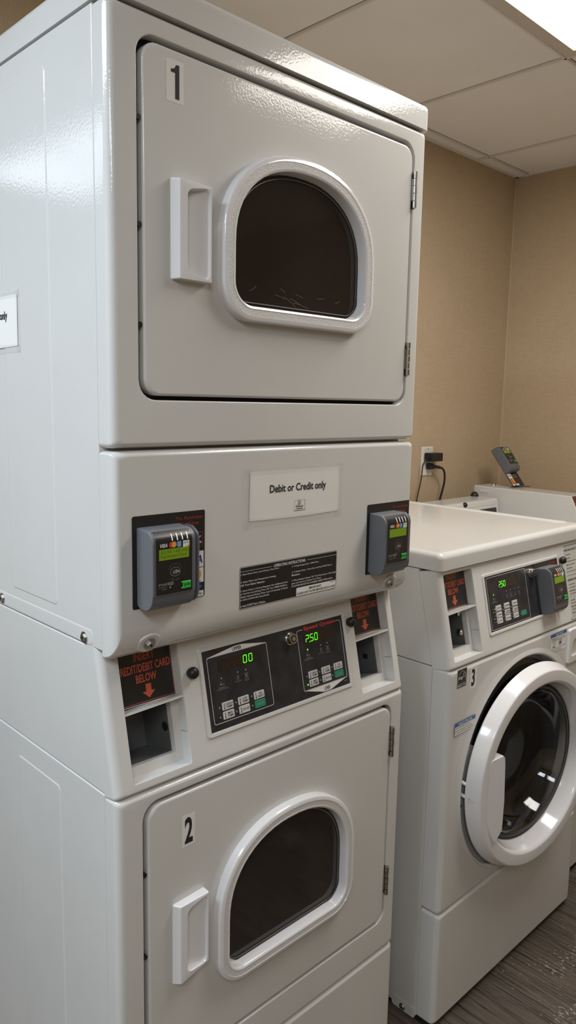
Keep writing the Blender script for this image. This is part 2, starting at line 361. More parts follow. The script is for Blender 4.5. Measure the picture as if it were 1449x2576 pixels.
# ------------------------------------------------------------------ card reader
def card_reader(label, loc, tilt=0.0, sticker='side', lcd=True):
    root = thing('card_reader', label, 'card reader', loc, 'grey card readers fitted to the machines', (tilt, 0, 0))
    # origin: bottom left of the mounting plate, z up along it, -y outward
    F0 = Frame((0, 0, 0))
    PW, PH = (.129, .135) if sticker == 'side' else ((.134, .131) if sticker == 'washer' else (.092, .172))
    s = Sheet(F0, [BLACKP])
    s.slab(0, PW, 0, PH, BLACKP, 0, .0006 if sticker != 'stand' else .003, .003)
    h = .0008
    if sticker != 'stand':
        s.text('To Activate', PW - .055, PW - .005, PH - .0125, PH - .0072, REDD, h, .01)
        s.text('Machine', PW - .047, PW - .012, PH - .0215, PH - .0162, REDD, h, .01)
        c = PW - .005
        for a, b_ in (((c - .05, PH - .034), (c - .025, PH - .034)), ((c - .025, PH - .034), (c - .020, PH - .029)), ((c - .020, PH - .029), (c - .015, PH - .034)), ((c - .015, PH - .034), (c, PH - .034)), ((c, PH - .034), (c, PH - .056)), ((c, PH - .056), (c - .05, PH - .056))):
            s.line(a, b_, .0009, REDD, h)
        s.text('Swipe or', c - .034, c - .002, PH - .0435, PH - .0385, WHITEP, h, .012)
        s.text('Tap Here', c - .034, c - .0015, PH - .0525, PH - .0465, WHITEP, h, .012)
        x1 = PW - .0025; x0 = x1 - .040
        s.rect(x0, x1, PH - .088, PH - .063, WHITEP, h); s.text('VISA', x0 + .003, x1 - .001, PH - .082, PH - .0695, NAVY, h + .0002, .02, .2)
        s.rect(x0, x1, PH - .112, PH - .089, WHITEP, h)
        s.disc(x0 + .014, PH - .099, .0085, REDP, h + .0002); s.disc(x0 + .027, PH - .099, .0085, YORANGE, h + .0003)
        s.text('MasterCard', x0 + .002, x1 - .006, PH - .1115, PH - .1088, INK, h + .0002, .01)
        s.disc(x1 - .008, PH - .1185, .0055, NAVY, h); s.text('pay', x1 - .0125, x1 - .004, PH - .1205, PH - .117, LBLUE, h + .0002)
        s.rect(x0, x1, PH - .134, PH - .125, WHITEP, h, .001); s.text('G Pay', x0 + .018, x1 - .002, PH - .1325, PH - .1268, INK, h + .0002)
    else:
        h = .0032
        s.rect(.006, .036, .038, .062, WHITEP, h); s.text('VISA', .0085, .034, .046, .054, BLUEP, h + .0002, .02, .2)
        s.rect(.006, .036, .014, .037, YORANGE, h); s.disc(.017, .030, .006, REDP, h + .0002); s.disc(.019, .019, .0055, REDP, h + .0002)
        s.rect(.006, .018, .003, .012, WHITEP, h); s.rect(.019, .030, .003, .012, LBLUE, h); s.rect(.031, .056, .003, .012, WHITEP, h)
        s.text('Pay', .034, .044, .005, .010, INK, h + .0002); s.text('Pay', .046, .054, .005, .010, INK, h + .0002)
        s.text('Swipe or', .043, .070, .050, .0545, WHITEP, h); s.text('Tap Here', .046, .072, .041, .0455, WHITEP, h)
        s.text('To Activate', .044, .082, .028, .033, REDD, h); s.text('Machine', .048, .078, .020, .025, REDD, h)
    s.build('mounting_sticker' if sticker != 'stand' else 'mounting_plate', root)
    ox, oz = {'side': (.0075, .001), 'washer': (.0085, -.0005), 'stand': (.001, .062)}[sticker]
    # body profile (depth, height)
    prof = [(0, .004), (.006, .0005), (.018, 0)]
    prof += [(.018 + .020 * math.sin(a), .020 - .020 * math.cos(a)) for a in arc(6)[1:]]
    prof += [(.040, .028), (.040, .098)]
    prof += [(.022 + .018 * math.cos(a), .098 + .018 * math.sin(a)) for a in arc(7)[1:]]
    prof += [(0, .1175)]
    def shell(x0, x1, pr, e, name, parent_, m):
        b = MB(); cy = sum(p[0] for p in pr) / len(pr); cz = sum(p[1] for p in pr) / len(pr)
        def sc(k): return [(max(0, cy + (d - cy) * (1 - k / .02)) if d > 0 else 0, cz + (z - cz) * (1 - k / .06)) for d, z in pr]
        L = []
        for x, k in ((x0, e), (x0 + e * .35, e * .35), (x0 + e, 0), (x1 - e, 0), (x1 - e * .35, e * .35), (x1, e)):
            L.append([(ox + x, -d, oz + z) for d, z in sc(k)])
        b.loft(L, 0, True, True)
        return b.build(name, m, parent_, ang=50)
    body = shell(0, .0745, prof, .002, 'housing', root, READER)
    MBc = MB(); MBc.box((ox + .073, -.012, oz + .012), (ox + .084, 0, oz + .108)); MBc.build('card_channel', DARK, root)
    # outer swipe rail: rounded corners, thinner than the body
    b = MB(); L = []
    for x, d, i in ((.0835, .022, .004), (.0838, .0290, .0015), (.0856, .0318, .0015), (.0880, .0305, .004), (.0905, .0260, .008), (.0925, .0180, .013), (.0935, .0080, .018), (.0935, .0001, .020)):
        pr = [(0, i), (d * .6, i), (d * .9, i + .006), (d, i + .014), (d, .102 - i), (d * .92, .110 - i), (d * .6, .1165 - i), (0, .1175 - i)]
        L.append([(ox + x, -q, oz + z) for q, z in pr])
    b.loft(L, 0, True, True); b.build('swipe_rail', READER, root, ang=50)
    # faceplate follows the front of the profile
    fp = [(.040, .024), (.040, .098)] + [(.022 + .018 * math.cos(a), .098 + .018 * math.sin(a)) for a in arc(7)[1:6]]
    b = MB(); out = .0005
    def strip(bb, x0, x1, pts, o_, mi=0):
        v = []
        for i, (d, z) in enumerate(pts):
            nz = 0 if z <= .098 else (z - .098) / .018; nd = math.sqrt(max(0, 1 - nz * nz))
            v += [(ox + x0, -(d + o_ * nd), oz + z + o_ * nz), (ox + x1, -(d + o_ * nd), oz + z + o_ * nz)]
        bb.add(v, [(2 * i, 2 * i + 1, 2 * i + 3, 2 * i + 2) for i in range(len(pts) - 1)], mi)
    strip(b, .0035, .0690, fp, .0004, 1); strip(b, .0050, .0672, [(.040, .0255)] + fp[1:-1] + [fp[-1]], .0008, 0)
    face = b.build('faceplate', [BLACKP, READER], root, fix=False, ang=60)
    for k in range(4):
        b = MB(); x = .0315 + k * .0088
        strip(b, x, x + .0021, [(.022 + .018 * math.cos(a), .098 + .018 * math.sin(a)) for a in (.18, .36, .54, .72)], .0013)
        b.build('indicator_light', LENS, face, fix=False)
    Fr = Frame((ox, -.0412, oz)); s = Sheet(Fr, [WHITEP]); h = 0
    s.text('VISA', .0108, .0245, .0930, .0985, WHITEP, h, .03, .25)
    s.disc(.0307, .0958, .0043, REDP, h); s.disc(.0350, .0958, .0043, YORANGE, h + .0001)
    s.rect(.0405, .0475, .0915, .0995, LBLUE, h)
    s.rect(.0505, .0620, .0905, .0995, WHITEP, h); s.text('DISCOVER', .0512, .0614, .0955, .0978, INK, h + .0002); s.poly([(.0560, .0905), (.0620, .0905), (.0620, .0945)], YORANGE, h + .0002)
    s.disc(.0372, .0565, .0088, GREYP, h, .0068, 28, .0006)
    for k in range(4): s.line((.0335 + k * .0016, .0540), (.0335 + k * .0016, .0570 + k * .0008), .0009, GREYP, h)
    s.poly([(.0392, .0595), (.0462, .0560), (.0455, .0545), (.0415, .0555), (.0392, .0530)], GREYP, h)
    s.arc_text('CONTACTLESS', .0372, .0555, .0125, 2.65, .5, .0022, GREYP, h)
    s.arc_text('TAP HERE', .0372, .0570, .0125, -2.15, -1.0, .0022, GREYP, h, inward=True)
    s.text('SPYDER', .0085, .0228, .0385, .0418, GREYP, h, .01); s.text('WASH', .0232, .0340, .0378, .0430, GREYP, h, .02)
    s.text('by SETOMATIC', .0085, .0225, .0352, .0368, GREYP, h); s.text('SYSTEMS', .0135, .0225, .0325, .0340, GREYP, h)
    s.poly([(.0265, .0340), (.0300, .0340), (.0283, .0375)], GREYP, h)
    s.build('printed_marks', face)
    s = Sheet(Fr, [LCD]); s.rect(.0095, .0610, .0750, .0905, LCD, .0002)
    if lcd:
        s.text('$2.50 / 60 min', .0130, .0590, .0840, .0885, LCDT, .0004); s.text('Tap/Swipe Card', .0110, .0560, .0770, .0822, LCDT, .0004)
    s.build('display', face)
    s = Sheet(Fr, [GREENE]); s.slab(.0500, .0640, .0300, .0405, GREENE, 0, .0012, .0008); s.slab(.0475, .0505, .0300, .0320, GREENE, 0, .0012, .0006); s.slab(.0475, .0505, .0385, .0405, GREENE, 0, .0012, .0006)
    s.text('ENTER', .0515, .0630, .0335, .0372, INK, .0014, .02); s.build('enter_button', face)
    return root

# ------------------------------------------------------------------ coin niche with sticker (in a slanted frame)
def niche(parent, F, u0, u1, v0, v1, holes=True):
    D = .022
    b = MB(); p = F.p
    # walls, outer rim to back frame
    b.add([p(u0, v0, 0), p(u1, v0, 0), p(u1, v1, 0), p(u0, v1, 0), p(u0, v0 + .004, -D), p(u1, v0 + .004, -D), p(u1, v1, -D), p(u0, v1, -D)],
          [(0, 1, 5, 4), (1, 2, 6, 5), (3, 0, 4, 7)])
    sv = v0 + .106                                         # shelf level
    # back frame with opening (left side open to the hidden edge)
    a0, a1, c0, c1 = u0 + .001, u1 - .013, v0 + .020, sv + .002
    O = [(u0, v0 + .004), (u1, v0 + .004), (u1, v1), (u0, v1)]; H = [(a0, c0), (a1, c0), (a1, c1), (a0, c1)]
    v, f = holed(O, [H]); b.add([p(x, y, -D) for x, y in v], f)
    # second step
    a2, c2 = a1 - .006, c0 + .007
    b.loft([[p(x, y, -D) for x, y in H], [p(x, y, -D - .012) for x, y in H]])
    for (vv, d) in ((.02, .006), (.045, .015), (.07, .006), (.095, .015), (.125, .006), (.15, .015), (.17, .006)):
        if v0 + vv < v1 - .01: b.dome(p(u1, v0 + vv, -d), -F.U, .0012, .0005, 8, 3)
    for k in range(3): b.dome(p(u0 + .02 + .035 * k, v0 + .0015, -.008), F.V, .0012, .0005, 8, 3)
    for q0, q1 in (((v0 + .050), (v0 + .0508)),):
        b.add([p(u1 - .0002, q0, 0), p(u1 - .0002, q0, -D), p(u1 - .0002, q1, -D), p(u1 - .0002, q1, 0)], [(0, 1, 2, 3)], 1)
    n_ = b.build('coin_niche', [ENAMEL, GASKET], parent, wn=False)
    # shelf
    b = MB()
    b.loft([[p(u0, sv, -D), p(u0, sv, -.0015), p(u0, sv - .0035, -.0015), p(u0, sv - .0045, -D)], [p(u1, sv + .003, -D), p(u1, sv + .003, -.0015), p(u1, sv - .0005, -.0015), p(u1, sv - .001, -D)]], 0, True, True)
    b.build('shelf', ENAMEL, n_, wn=False)
    # inner coin box recess of dark sheet metal
    b = MB(); q = [(a0, c0), (a2 + .006, c0), (a2 + .006, c1), (a0, c1)]; q2 = [(x, y) for x, y in q]
    b.loft([[p(x, y, -D - .012) for x, y in q], [p(x, y, -D - .085) for x, y in q]], 0, False, True)
    b.build('coin_box_recess', SHEET, n_, wn=False)
    if holes:
        for (d, v_) in ((.034, v0 + .058), (.034, v0 + .100)):
            b = MB(); c = p(a1 - .0004, v_, -D - d + .012); b.cyl(c, c - F.U * .001, .0075, 18)
            b.build('round_hole', DARK, n_, wn=False)
        b = MB(); L = []
        for k, (d, vv) in enumerate(((.085, .060), (.05, .052), (.044, .044), (.040, .042), (.036, .046), (.016, .050))):
            pass
        pts = [(.084, .048), (.045, .036), (.040, .028), (.036, .028), (.031, .038), (.014, .036)]
        b.loft([[p(u0 + .002 + (.018 if k_ else 0), c0 + vv - .002 - (.012 if k_ else 0), -D - d) for d, vv in pts] for k_ in (0, 1)], closed=False)
        b.build('coin_bracket', ENAMEL, n_, wn=False)
    # sticker on the back plate
    FS = Frame(F.p(0, 0, -D + .0006), F.U, F.V); s = Sheet(FS, [BLACKP])
    s0, s1, t0, t1 = u0 + .001, u1 - .0006, sv + .0035, v1 - .001
    s.rect(s0, s1, t0, t1, BLACKP, 0)
    s.line((s0, t0 + .002), (s1 - .0012, t0 + .002), .0008, ORANGE, .0002); s.line((s1 - .0012, t0 + .002), (s1 - .0012, t1), .0008, ORANGE, .0002)
    w = u1 - u0; k = .0025
    s.text('INSERT', u0 + .36 * w, u0 + .71 * w, t0 + .0655, t0 + .0785, ORANGE, .0002, .02)
    s.text('CREDIT/DEBIT CARD', u0 + .055 * w, u0 + .965 * w, t0 + .0480, t0 + .0610, ORANGE, .0002, .02)
    s.text('BELOW', u0 + .36 * w, u0 + .71 * w, t0 + .0318, t0 + .0445, ORANGE, .0002, .02)
    c = u0 + .55 * w
    s.poly([(c, t0 + .006), (c + .0115, t0 + .0165), (c + .005, t0 + .0165), (c + .005, t0 + .028), (c - .005, t0 + .028), (c - .005, t0 + .0165), (c - .0115, t0 + .0165)], ORANGE, .0002)
    s.build('payment_sticker', n_)
    return n_

def slant_housing(parent, z0, zt, slope, ret, holes_u, yb, v_lo):
    """control housing: sloping front, side returns, openings for the two coin niches"""
    Lg = math.hypot(1, slope); F = Frame((0, yb, z0), (1, 0, 0), (0, slope, 1))
    H = (zt - z0) * Lg
    b = MB(); r = .013; O = rr2(r, W - r, .006, H - .002, .005, 3)
    hl = []
    for (a, c, lo, hi) in holes_u: hl.append(rr2(a, c, lo, hi, .004, 3))
    v, f = holed(O, hl); b.add([F.p(x, y, 0) for x, y in v], f)
    loops = [[F.p(x, y, 0) for x, y in O]]
    for a in arc(6)[::-1]:
        i = r * (1 - math.cos(a)); iz = .006 * (1 - math.cos(a)); d = r * (1 - math.sin(a))
        loops.append([F.p(x, y, -d) for x, y in rr2(i, W - i, iz, H - .002 + .002 * math.cos(a), .005, 3)])
    loops.append([F.p(x, y, -ret) for x, y in rr2(0, W, 0, H, .005, 3)])
    b.loft(loops[1:])
    for h in hl:      # small rim inside each opening
        b.loft([[F.p(x, y, 0) for x, y in h], [F.p(x + (.0006 if x < sum(q[0] for q in h) / len(h) else -.0006), y, -.003) for x, y in h]])
    return b.build('control_housing', ENAMEL, parent), F

def knob(parent, F, u, v, r=.0100):
    b = MB(); b.dome(F.p(u, v, 0), F.N, r, r * 1.2, 24, 8, neck=.004); return b.build('ball_knob', KNOB, parent)
def lock(parent, F, u, v):
    b = MB(); c = F.p(u, v, 0); n = F.N
    b.cyl(c, c + n * .004, .0125, 28, r2=.0118); b.cyl(c + n * .004, c + n * .013, .0100, 28, r2=.0092)
    b.cyl(c + n * .0128, c + n * .0134, .0066, 20, mi=1); b.cyl(c + n * .0132, c + n * .0137, .0042, 16)
    return b.build('key_lock', [CHROME, DARK], parent)

def bezel(parent, F, u0, u1, v0, v1, wd=.0075):
    b = MB(); L = []
    for i, h in ((0, 0), (.0002, .0018), (.0014, .0028), (wd - .0016, .0028), (wd - .0004, .0022), (wd, .0004)):
        L.append([F.p(x, y, h) for x, y in rr2(u0 + i, u1 - i, v0 + i, v1 - i, max(.006 - i, .0012), 5)])
    b.loft(L); o = b.build('control_panel', ENAMEL, parent)
    s = Sheet(F, [PANELB]); s.rect(u0 + wd, u1 - wd, v0 + wd, v1 - wd, PANELB, .0006)
    s.build('overlay', o); return o
def button(parent, F, u0, u1, v0, v1, lines, m=BUTTON, ink=INK, therm=True):
    s = Sheet(F, [m]); s.slab(u0, u1, v0, v1, m, .0006, .0014, .0016); h = .0016
    x0 = u0 + .0035
    if therm:
        s.line((u0 + .0045, v0 + .003), (u0 + .0045, v1 - .0022), .0011, ink, h); s.disc(u0 + .0045, v0 + .0028, .0012, ink, h); x0 = u0 + .0078
    n = len(lines); hh = (v1 - v0 - .004) / max(n, 2) - .0008; y = v1 - .0022 if n > 1 else (v0 + v1) / 2 + hh / 2
    for t in lines:
        wd = min(u1 - .0015 - x0, len(t) * .0034); c = (x0 + u1 - .0015) / 2
        s.text(t, c - wd / 2, c + wd / 2, y - hh, y, ink, h, .01); y -= hh + .0010
    return s.build('button', parent)
def icons(s, items, h):
    for (u, v, kind, lines) in items:
        s.disc(u, v + .017, .0016, GREYP, h, n=12)
        if kind == 'card': s.rect(u - .004, u - .001, v + .006, v + .0085, GREYP, h); s.frame(u + .0005, u + .0045, v + .0052, v + .008, .0004, GREYP, h, .0005); s.line((u - .003, v + .0095), (u - .002, v + .0115), .0006, GREYP, h)
        elif kind == 'heat':
            for k in (-1, 0, 1):
                pts = [(u + k * .0018 - .0008 * (j % 2), v + .0045 + .0018 * j) for j in range(5)]
                for a, b_ in zip(pts, pts[1:]): s.line(a, b_, .0005, GREYP, h)
        elif kind == 'cool':
            for k in (-1, 0, 1):
                pts = [(u + k * .0018 - .0008 * (j % 2), v + .0045 + .0018 * j) for j in range(5)]
                for a, b_ in zip(pts, pts[1:]): s.line(a, b_, .0005, GREYP, h)
            s.line((u - .004, v + .004), (u + .004, v + .012), .0005, GREYP, h); s.line((u - .004, v + .012), (u + .004, v + .004), .0005, GREYP, h)
        elif kind == 'tub': s.frame(u - .003, u + .003, v + .005, v + .009, .0005, GREYP, h, .0008)
        y = v + .0028
        for t in lines:
            wd = len(t) * .0012; s.text(t, u - wd, u + wd, y - .0018, y, GREYP, h, .0); y -= .0026

# ================================================================== STACKED DRYER
S = thing('stacked_dryer', 'tall white double-decker tumble dryer, doors numbered 1 and 2, standing at left', 'tumble dryer', (0, 0, 0))
LIDB, LIDT, S1, S2, S3, SB = 1.9376, 1.984, 1.3639, .8505, .2716, 1.0715
DP = .72
def side_box(name, y0, z0, z1, prism=None, w=W, parent=S, yend=DP, hollow=0):
    b = MB(); L = prism or [(y0, z0), (yend, z0), (yend, z1), (y0, z1)]
    if hollow:
        for x0, x1 in ((0, .018), (w - .018, w)): b.loft([[(x0, y, z) for y, z in L], [(x1, y, z) for y, z in L]], 0, True, True)
        L2 = [(hollow, L[0][1]), (yend, L[0][1]), (yend, L[-1][1]), (hollow, L[-1][1])]
        b.loft([[(.0185, y, z) for y, z in L2], [(w - .0185, y, z) for y, z in L2]], 0, True, True)
    else: b.loft([[(.0, y, z) for y, z in L], [(w, y, z) for y, z in L]], 0, True, True)
    return b.build(name, ENAMEL, parent, bevel=.0022, seg=3)
side_box('upper_cabinet', .0352, SB, LIDB - .001)
side_box('middle_cabinet', 0, 0, 0, [(.0335, S2 + .001), (DP, S2 + .001), (DP, SB - .0012), (.0815, SB - .0012)], hollow=.16)
side_box('lower_cabinet', .0352, .012, S2 - .0008)
def pad(parent, y0, y1, z0, z1, x=0.0, name='pressed_side_panel', h=.0012):
    b = MB(); L = []
    for i, d in ((0, 0), (.0012, .7 * h), (.0028, h)):
        L.append([(x - d, y, z) for y, z in rr2(y0 + i, y1 - i, z0 + i, z1 - i, .008)])
    b.loft(L, 0, False, True); return b.build(name, ENAMEL, parent)
pad(S, .1660, .325, 1.1125, 1.898); pad(S, .172, .325, .250, .810)
pad(S, .060, .70, SB + .001, SB + .0255, name='side_flange', h=.0009)
for (y, z) in ((.083, 1.0815), (.366, 1.0845)): screw('hex_bolt', S, (-.001, y, z), (-1, 0, 0))
# lid
b = MB(); L = [[(x, y, LIDB + .0015) for x, y in rr2(-.0015, W + .0015, -.003, DP, .012, 6)]]
L.append([(x, y, LIDT - .012) for x, y in rr2(-.0015, W + .0015, -.003, DP, .012, 6)])
for a in arc(6)[1:]:
    i = .012 * (1 - math.cos(a)); L.append([(x, y, LIDT - .012 + .012 * math.sin(a)) for x, y in rr2(-.0015 + i, W + .0015 - i, -.003 + i, DP - i, .012 - i * .9, 6)])
b.loft(L, 0, True, True); b.build('lid', ENAMEL, S)
# fronts
wrap_panel('upper_front_panel', S, S1 + .0018, LIDB - .0012, hole=(.0425, .6475, 1.4305, 1.910, .030))
wrap_panel('lower_front_panel', S, S3 + .0015, S2 - .0016, hole=(.0425, .6475, .3405, .832, .030))
wrap_panel('kick_panel', S, .03, S3 - .0015)
# middle panel with a lip rolled back at the bottom
zt, zb = S1 - .0018, 1.0590
def mid_loop(a, rc=.007):
    i = .013 * (1 - math.cos(a)); out = []
    for x, z in rr2(i, W - i, 0, 1, .02, 4):
        if z > .5: out.append((x, .013 * (1 - math.sin(a)), zt - .009 * (1 - math.cos(a)) - (1 - z) * .3 - (0 if z > .99 else 0)))
        else: out.append((x, .034 * (1 - math.sin(a)) ** 1.15, zb + .046 * (1 - math.cos(a)) + z * .3))
    return out
b = MB(); L = [mid_loop(a) for a in arc(8)]; b.loft([[(x, .0345, z) for x, y, z in L[0]]] + L)
b.loft([L[-1]], 0, False, True)
b.build('middle_panel', ENAMEL, S)
for (x, z, y_, nn) in ((.060, 1.0790, .0046, (0, -.913, -.408)), (.622, 1.0835, .0028, (0, -.94, -.34))):
    b = MB(); n = 24
    c = Vector((x, y_, z)); nn = Vector(nn).normalized(); t = Vector((1, 0, 0)); u = nn.cross(t)
    b.loft([[c + nn * h + (t * math.cos(2 * PI * k / n) * 1.25 + u * math.sin(2 * PI * k / n)) * r for k in range(n)] for r, h in ((.0175, -.0012), (.0150, .0009), (.0110, .0009), (.0095, .0002))], 0, False, True)
    b.build('bolt_dimple', ENAMEL, S)
    screw('hex_bolt', S, c + nn * .0012, nn, r=.0066, h=.0055)
# doors
def dryer_door(dz0, dz1, z0, z1, zc, hz, num, nb, hinges, catches):
    b = MB(); L = []
    for i, y in ((0, .016), (0, .004), (.0006, .0018), (.0022, .0002), (.0045, -.0006)):
        L.append(P3(rr2(.0525 + i, .6410 - i, dz0 + i, dz1 - i, .024 - i), y))
    outer = rr2(.0525 + .0045, .6410 - .0045, dz0 + .0045, dz1 - .0045, .0195)
    hole = dee(.205, .498, z0 + .024, z1 - .024, zc, .045)
    b.loft(L); v, f = holed(outer, [hole]); b.add([(x, -.0006, z) for x, z in v], f)
    d = b.build('door', ENAMEL, S)
    b = MB(); L = []
    for i, y in ((0, 0), (0, -.0125), (.0010, -.0155), (.0030, -.0170), (.0085, -.0176), (.0087, -.0170), (.0190, -.0166), (.0192, -.0172), (.0222, -.0166), (.0238, -.0145), (.0252, .003)):
        L.append(P3(dee(.180, .522, z0, z1, zc, .058, i), y))
    b.loft(L, mis=[0, 0, 0, 0, 0, 1, 0, 0, 0, 0]); b.build('window_frame', [PLAST, GRAIN], d, ang=60)
    b = MB(); L = [P3(dee(.180, .522, z0, z1, zc, .058, i), y) for i, y in ((.0235, .0012), (.034, .0018))]
    b.loft(L, 0, False, False); L2 = P3(dee(.180, .522, z0, z1, zc, .058, .034), .0018); b.loft([L2], 0, False, True)
    g = b.build('window_glass', DGLASS, d)
    b = MB()   # dark recess and ring seen at the glass margin
    b.loft([P3(dee(.180, .522, z0, z1, zc, .058, i), .0012 - k) for i, k in ((.0300, .0012), (.0307, .0014), (.0314, .0012))]); b.build('glass_seal', GASKET, d)
    # handle: wedge with a finger pocket
    b = MB(); x0, x1 = .0970, .1595; L = []
    def hl(a_, c_, i0, i1, ya, yb, r, bow=.0040):
        out = []
        for x, z in rr2(a_, c_, 0, .13, r, 5):
            t = (x - x0) / (x1 - x0); q = z / .13; i_ = i0 + (i1 - i0) * (x - a_) / (c_ - a_)
            lo = hz[0] + (hz[2] - hz[0]) * t + i_; hi = hz[1] + (hz[3] - hz[1]) * t - i_; zz = q * 2 - 1
            out.append((x - bow * (1 - zz * zz) * (1 if (x - a_) < (c_ - a_) * .5 else -.5), ya + (yb - ya) * t, lo + (hi - lo) * q))
        return out
    L.append(hl(x0, x1, 0, 0, 0, 0, .002)); L.append(hl(x0 + .0003, x1, .0003, .0003, -.0025, -.013, .002)); L.append(hl(x0 + .0065, x1 - .0010, .0012, .0012, -.0130, -.0150, .002)); L.append(hl(x0 + .0080, x1 - .0016, .0018, .0018, -.0138, -.0155, .002))
    L.append(hl(x0 + .0200, x1 - .0042, .0120, .0035, -.0145, -.0155, .009)); L.append(hl(x0 + .0205, x1 - .0047, .0125, .0040, -.0138, -.0150, .009)); L.append(hl(x0 + .0225, x1 - .0055, .0150, .0060, .0075, -.0125, .008))
    b.loft(L, 0, False, True); b.build('handle', PLAST, d, ang=40)
    s = Sheet(Frame((0, -.0006, 0)), [PAPER]); a0, a1, c0, c1 = nb
    s.rect(a0, a1, c0, c1, PAPER, .0002, .001); w = a1 - a0; hh = c1 - c0
    if num == '1': s.poly([(a0 + w * .50, c0 + hh * .09), (a0 + w * .74, c0 + hh * .09), (a0 + w * .74, c0 + hh * .90), (a0 + w * .56, c0 + hh * .90), (a0 + w * .46, c0 + hh * .80), (a0 + w * .26, c0 + hh * .775), (a0 + w * .26, c0 + hh * .70), (a0 + w * .50, c0 + hh * .70)], INK, .0004)
    else: s.text(num, a0 + w * .22, a0 + w * .84, c0 + hh * .08, c0 + hh * .90, INK, .0004, .03)
    s.build('number_sticker', d)
    if num == '1':
        for (x, z, l, a) in ((.300, 1.602, .022, -.3), (.318, 1.600, .030, -.45), (.332, 1.598, .026, -.25), (.340, 1.592, .034, -.1), (.310, 1.612, .012, -.5), (.245, 1.602, .016, .5), (.395, 1.606, .018, .1), (.440, 1.603, .012, .15), (.345, 1.605, .018, -.05)):
            p = [(x + l * t * math.cos(a), .0014 - .0001, z + l * t * math.sin(a) + .0012 * math.sin(t * 3 + x * 40)) for t in [k / 6 for k in range(7)]]
            b = MB(); b.tube(p, .00025, 4); b.build('glass_scratch', SCUFF, d)
    for (a, c) in hinges:
        b = MB(); n = 5; st = (c - a) / n
        for k in range(n): b.cyl((.6450, -.0035, a + k * st + .0006), (.6450, -.0035, a + (k + 1) * st - .0006), .0042 if k % 2 == 0 else .0038, 14)
        b.box((.6385, -.002, a + st), (.6450, .0045, c - st)); b.box((.645, -.0008, a), (.6500, .0045, a + st * .9)); b.box((.645, -.0008, c - st * .9), (.650, .0045, c))
        b.build('hinge', STEEL, S)
    for z in catches:
        b = MB(); b.cyl((.0480, .017, z), (.0480, .0022, z), .0036, 14); b.build('door_catch', KNOB, S)
    return d
dryer_door(1.4385, 1.9015, 1.553, 1.812, 1.665, (1.6000, 1.7365, 1.5995, 1.7330), '1', (.0905, .1195, 1.834, 1.888), ((1.7946, 1.8599), (1.488, 1.5505)), (1.803, 1.667, 1.535))
dryer_door(.3485, .8235, .446, .726, .570, (.5035, .6430, .5200, .6455), '2', (.1150, .1405, .732, .786), ((.7135, .7773), (.403, .467)), (.714, .576))
# control housing
SL = .22
HOUS, FC = slant_housing(S, S2 + .0005, 1.082, SL, .034, [(.031, .139, .0150, .224), (.5545, .659, .0190, .224)], 0.0, 0)
niche(S, FC, .031, .139, .0150, .224); niche(S, FC, .5545, .659, .0190, .224, holes=False)
for v_ in (.072, .118):
    b = MB(); c = FC.p(.6455, v_, -.062); b.box((c.x - .0008, c.y - .006, c.z - .005), (c.x, c.y + .006, c.z + .005)); b.build('square_hole', DARK, S, wn=False)
knob(S, FC, .157, .1545); knob(S, FC, .5415, .1640); lock(S, FC, .3785, .1645)
cp = bezel(S, FC, .1745, .5295, .0415, .1890)
s = Sheet(FC, [WHITEP]); h = .0010
def box_marks(u0, u1, v0, v1, name, up):
    s.frame(u0, u1, v0, v1, .0009, WHITEP, h, .004)
    c = (u0 + u1) / 2
    if up:
        s.poly([(u0 + .001, v1 - .0008), (u1 - .001, v1 - .0008), (u1 - .001, v1 + .0002), (c + .012, v1 + .0085), (c - .006, v1 + .0085), (u0 + .001, v1 + .0002)], WHITEP, h)
        s.text(name, c - .0105, c + .0095, v1 + .0010, v1 + .0068, INK, h + .0002, .02)
    else:
        s.poly([(u0 + .001, v0 + .0008), (c - .004, v0 - .0115 + .001), (c + .014, v0 - .0105), (u1 - .001, v0 + .0008)][::-1], WHITEP, h)
        s.text(name, c - .0070, c + .0125, v0 - .0088, v0 - .0020, INK, h + .0002, .02)
box_marks(.1904, .3232, .0598, .1695, 'UPPER', True)
s.poly([(.3985, .0640), (.5160, .0640), (.4680, .0505), (.4500, .0505)][::-1], WHITEP, h)
s.frame(.3985, .5165, .0625, .1740, .0009, WHITEP, h, .004)
s.rect(.4140, .5030, .1722, .1755, PANELB, h + .0001)
s.text('LOWER', .4510, .4665, .0525, .0595, INK, h + .0002, .02)
s.text('Speed Queen', .4165, .5015, .1690, .1785, REDP, h + .0003, .045)
icons(s, [(.2160, .1145, 'card', ['INSERT', 'COINS/CARD']), (.2515, .1165, 'heat', ['DRYING']), (.2697, .1165, 'cool', ['COOL', 'DOWN'])], h)
icons(s, [(.4205, .1185, 'card', ['INSERT', 'COINS/CARD']), (.4555, .1200, 'heat', ['DRYING']), (.4735, .1205, 'cool', ['COOL', 'DOWN'])], h)
for (u, v) in ((.2047, .0850), (.2043, .0695), (.2398, .0852), (.2392, .0703), (.2750, .0866), (.2744, .0709), (.4101, .0884), (.4440, .0891), (.4436, .0738), (.4780, .0901), (.4776, .0747)): s.disc(u, v, .0016, GREYP, h, n=12)
s.disc(.4205, .1357, .0018, LEDG, h + .0002, n=12); s.disc(.4100, .0731, .0018, LEDG, h + .0002, n=12)
s.text('804186', .5065, .5155, .0560, .0580, GREYP, h)
s.build('panel_print', cp)
